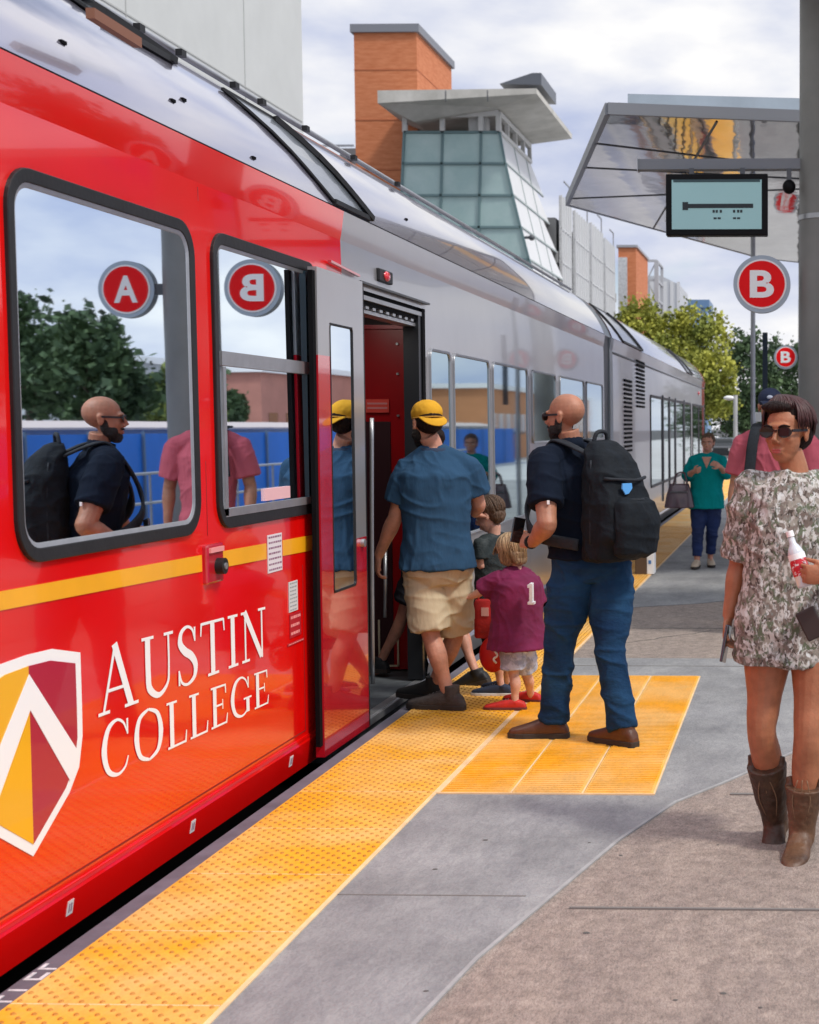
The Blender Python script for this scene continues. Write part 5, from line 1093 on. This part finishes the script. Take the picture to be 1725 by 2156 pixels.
# ---- woman in camouflage dress (nearest) ------------------------------------
Y=5.72; f=V((-.22,-.975,0)).normalized(); nk=P(1674,1000,Y)
J=dict(f=f,hd=(-.42,-.90,-.04),head=P(1657,912,Y-.02),neck=nk,pel=P(1674,1290,Y),shL=P(1766,1026,Y+.03),shR=P(1582,1022,Y-.02),elL=P(1795,1195,Y+.02),wrL=P(1744,1213,Y-.345),elR=P(1556,1190,Y+.02),wrR=P(1534,1300,Y-.02),
 hipL=P(1722,1312,Y),hipR=P(1622,1312,Y),knL=P(1702,1555,Y-.10),knR=P(1604,1540,Y-.04),anL=P(1688,1762,Y-.06),anR=P(1634,1738,Y+.10),toeL=(-.18,-1,0),toeR=(-.12,-.85,-.42),handL=(-1,.0,.08),handR=(-.08,-.05,-1),thumbL=(0,-.3,1))
t,J=person('person',(J['pel'].x,Y,0),'woman in camouflage T-shirt dress, sunglasses and brown cowboy boots at the right edge',J,SK_T,.965,1.02,fem=True,curl=(1.15,.8),palms=((0,1,.0),(1,-.3,0)),vox=.0045,lgk=1.12,gaunt=1.0,hs=1.07)
CAM=bpy.data.materials.new('camouflage'); CAM.use_nodes=True; N=CAM.node_tree.nodes; L_=CAM.node_tree.links; b=N['Principled BSDF']; b.inputs['Roughness'].default_value=.9
tcc=N.new('ShaderNodeTexCoord'); base=None
for i,(sc,lo,hi,col,st) in enumerate(((22,.42,.52,(.17,.135,.115),(1,1,1)),(40,.50,.57,(.50,.48,.45),(1.1,1,.8)),(34,.55,.61,(.11,.13,.08),(1,1,.7)),(60,.57,.62,(.07,.055,.045),(1.2,1,.7)),(50,.57,.64,(.58,.59,.58),(1.2,1,.7)),(70,.60,.66,(.20,.22,.20),(1,1,.6)))):
    mp=N.new('ShaderNodeMapping'); mp.inputs['Scale'].default_value=st; mp.inputs['Location'].default_value=(i*3.7,i*1.3,i*2.1); L_.new(tcc.outputs['Object'],mp.inputs[0])
    n=N.new('ShaderNodeTexNoise'); n.inputs['Scale'].default_value=sc; n.inputs['Detail'].default_value=5; n.inputs['Distortion'].default_value=.5; L_.new(mp.outputs[0],n.inputs['Vector'])
    r=N.new('ShaderNodeMapRange'); r.inputs[1].default_value=lo; r.inputs[2].default_value=hi; L_.new(n.outputs[0],r.inputs[0])
    x=N.new('ShaderNodeMix'); x.data_type='RGBA'; L_.new(r.outputs[0],x.inputs['Factor'])
    if base is None: x.inputs['A'].default_value=(.30,.275,.235,1)
    else: L_.new(base,x.inputs['A'])
    x.inputs['B'].default_value=(*col,1); base=x.outputs['Result']
L_.new(base,b.inputs['Base Color'])
mb=MB(); w_=(J['shL']-J['shR']).normalized(); fdir=f; nk=J['neck']; 
for y,cx,hw_,dp in ((1396,1672,.243,.165),(1300,1672,.235,.168),(1200,1674,.215,.160),(1110,1675,.200,.155),(1050,1675,.192,.145),(1020,1675,.165,.115),(1003,1675,.125,.09),(990,1675,.090,.078)):
    pass
secs=[(P(cx,y,Y)-fdir*0,w_*hw_,fdir*dp) for y,cx,hw_,dp in ((1394,1672,.236,.160),(1300,1672,.222,.160),(1200,1674,.196,.150),(1110,1675,.186,.148),(1050,1675,.178,.132),(1022,1675,.160,.110),(1005,1675,.120,.088),(992,1675,.086,.074))]
mb.loft(secs,32,power=.92)
for S in 'LR':
    sh,el=J['sh'+S],J['el'+S]; mb.tube([nk-V((0,0,.06)),sh],[.055,.066],14); mb.ell(sh,(.070,.070,.066)); mb.tube([sh,sh.lerp(el,.5),sh.lerp(el,.93)],[.068,.078,.078],18)
folds(soft(mb.build('camouflage_dress',CAM,t,True),.006,5,((.014,.12),)),.014,(7,7,2.4),.4,(4,4,8),2.)
hair(J,((0,-.034,.050,.088,.100,.086),(0,-.05,-.0,.084,.07,.075),(.02,.030,.098,.066,.05,.024),(0,-.125,.02,.045,.05,.05)),HB,disp=((.010,.03),))
strands(J,mat('hair_auburn',(.050,.014,.013),.45,0,.4,30),(0,-.030,.048),(.094,.106,.092),420,lambda a:46 if abs(a)<50 else (92 if abs(a)<105 else 120),.022,part=(.03,.03),seed=8)
glasses(J); face(J,(.42,.09,.08),HB,eyes=False)
# cowboy boots: shaft, foot, heel
BT1=mat('boot_leather',(.17,.085,.042),.5,0,.0,7,.25,40,c2=(.065,.032,.018),ramp=(.35,.65)); BT2=mat('boot_leather_dark',(.05,.026,.015),.5,0,0,9,.25,40,c2=(.11,.06,.03),ramp=(.5,.75))
for S,m_ in (('L',BT1),('R',BT2)):
    an,kn=J['an'+S],J['kn'+S]; tv=V(J['toe'+S]).normalized(); sd_=tv.cross(V((0,0,1))).normalized(); up=sd_.cross(tv)
    mb=MB(); tp_=an.lerp(kn,.52 if S=='L' else .66); 
    mb.tube([an-up*.02,an.lerp(kn,.12),an.lerp(kn,.38),tp_],[.050,.054,.069,.080],20)
    for q in (-1,1): mb.tube([tp_-V((0,0,.03))+sd_*q*.05,tp_+V((0,0,.035))+sd_*q*.062],[.022,.014],8)
    g=an-up*.085; secs=[]
    for s_,w2,h in ((-.062,.028,.09),(-.03,.038,.12),(.03,.040,.115),(.08,.043,.082),(.13,.046,.062),(.17,.040,.05),(.20,.024,.038),(.212,.010,.026)): secs.append((g+tv*s_*1.12+up*(h/2+(.022 if s_<.05 else .006)),sd_*w2*1.15,up*h/2))
    mb.loft(secs,18,power=.85); o=mb.build('boot',m_,t,True); soft(o,.0055,3,((.006,.03),))
    hl=MB().loft([(g-tv*.035+up*z,sd_*w3,tv*w3) for z,w3 in ((-.006,.026),(.02,.030),(.035,.034))],16,power=.7); hl.build('heel',SOL,o,True,angle=40)
    ol=[(-.02,.03),(.04,.034),(.10,.047),(.15,.046),(.19,.033),(.222,.012)]; MB().prism([g+tv*s_+sd_*w2 for s_,w2 in ol]+[g+tv*s_-sd_*w2 for s_,w2 in ol[::-1]],up*.012).build('sole',SOL,o)
    m2=MB()
    for q in (-1,0,1): m2.tube([an.lerp(kn,.2)+tv*.052+sd_*q*.02,an.lerp(kn,.42)+tv*.066+sd_*q*.035,an.lerp(kn,.62)+tv*.072+sd_*q*.018],.0022,5)
    m2.build('stitching',mat('stitch_tan',(.22,.14,.08),.7),o,True)
# bottle in her left hand
w=J['wrL']; bo=P(1680,1178,Y-.285); bt=thing('drink_bottle',bo,'small plastic drink bottle with a red and white label held by the woman in camouflage','bottle')
ax=V((.30,-.1,-1)).normalized(); u=ax.orthogonal().normalized(); vv=ax.cross(u)
def bsec(lst): return [(bo+ax*s_,u*r_,vv*r_) for s_,r_ in lst]
CLR=mat('bottle_plastic',(.62,.66,.70),.12,0,coat=1); 
MB().loft(bsec(((-.085,.012),(-.062,.013),(-.045,.024),(-.025,.031),(.0,.032),(.095,.032),(.105,.028))),22).build('bottle_body',CLR,bt,True)
MB().loft(bsec(((-.11,.014),(-.088,.0145))),18).build('bottle_cap',WHT,bt,True,angle=40)
MB().loft(bsec(((.0,.0328),(.06,.0328))),22).build('red_label',mat('label_red',(.55,.015,.03),.4,0,0,60,c2=(.75,.70,.70),ramp=(.56,.60)),bt,True,angle=40)
MB().loft(bsec(((-.022,.0325),(-.001,.0330))),22).build('white_label',WHT,bt,True,angle=40)
# phone in her right hand, black case tucked at the hem
p_=P(1529,1352,Y-.05); tag(MB().bar(p_-V((.012,.03,.075)),p_+V((.012,.0,.065)),.012,.070,up=V((.2,1,0))).build('phone',mat('phone_black',(0,0,0)),bevel=.004),'black phone carried low by the woman in camouflage','phone')
p_=P(1706,1312,Y-.22); tag(MB().bar(p_+V((-.022,-.0,.05)),p_+V((.03,.0,-.055)),.078,.02,up=V((0,1,0))).build('card_holder',mat('phone_case_brown',(.035,.02,.018),.5),bevel=.006),'dark brown pouch against the front of the camouflage dress','pouch')
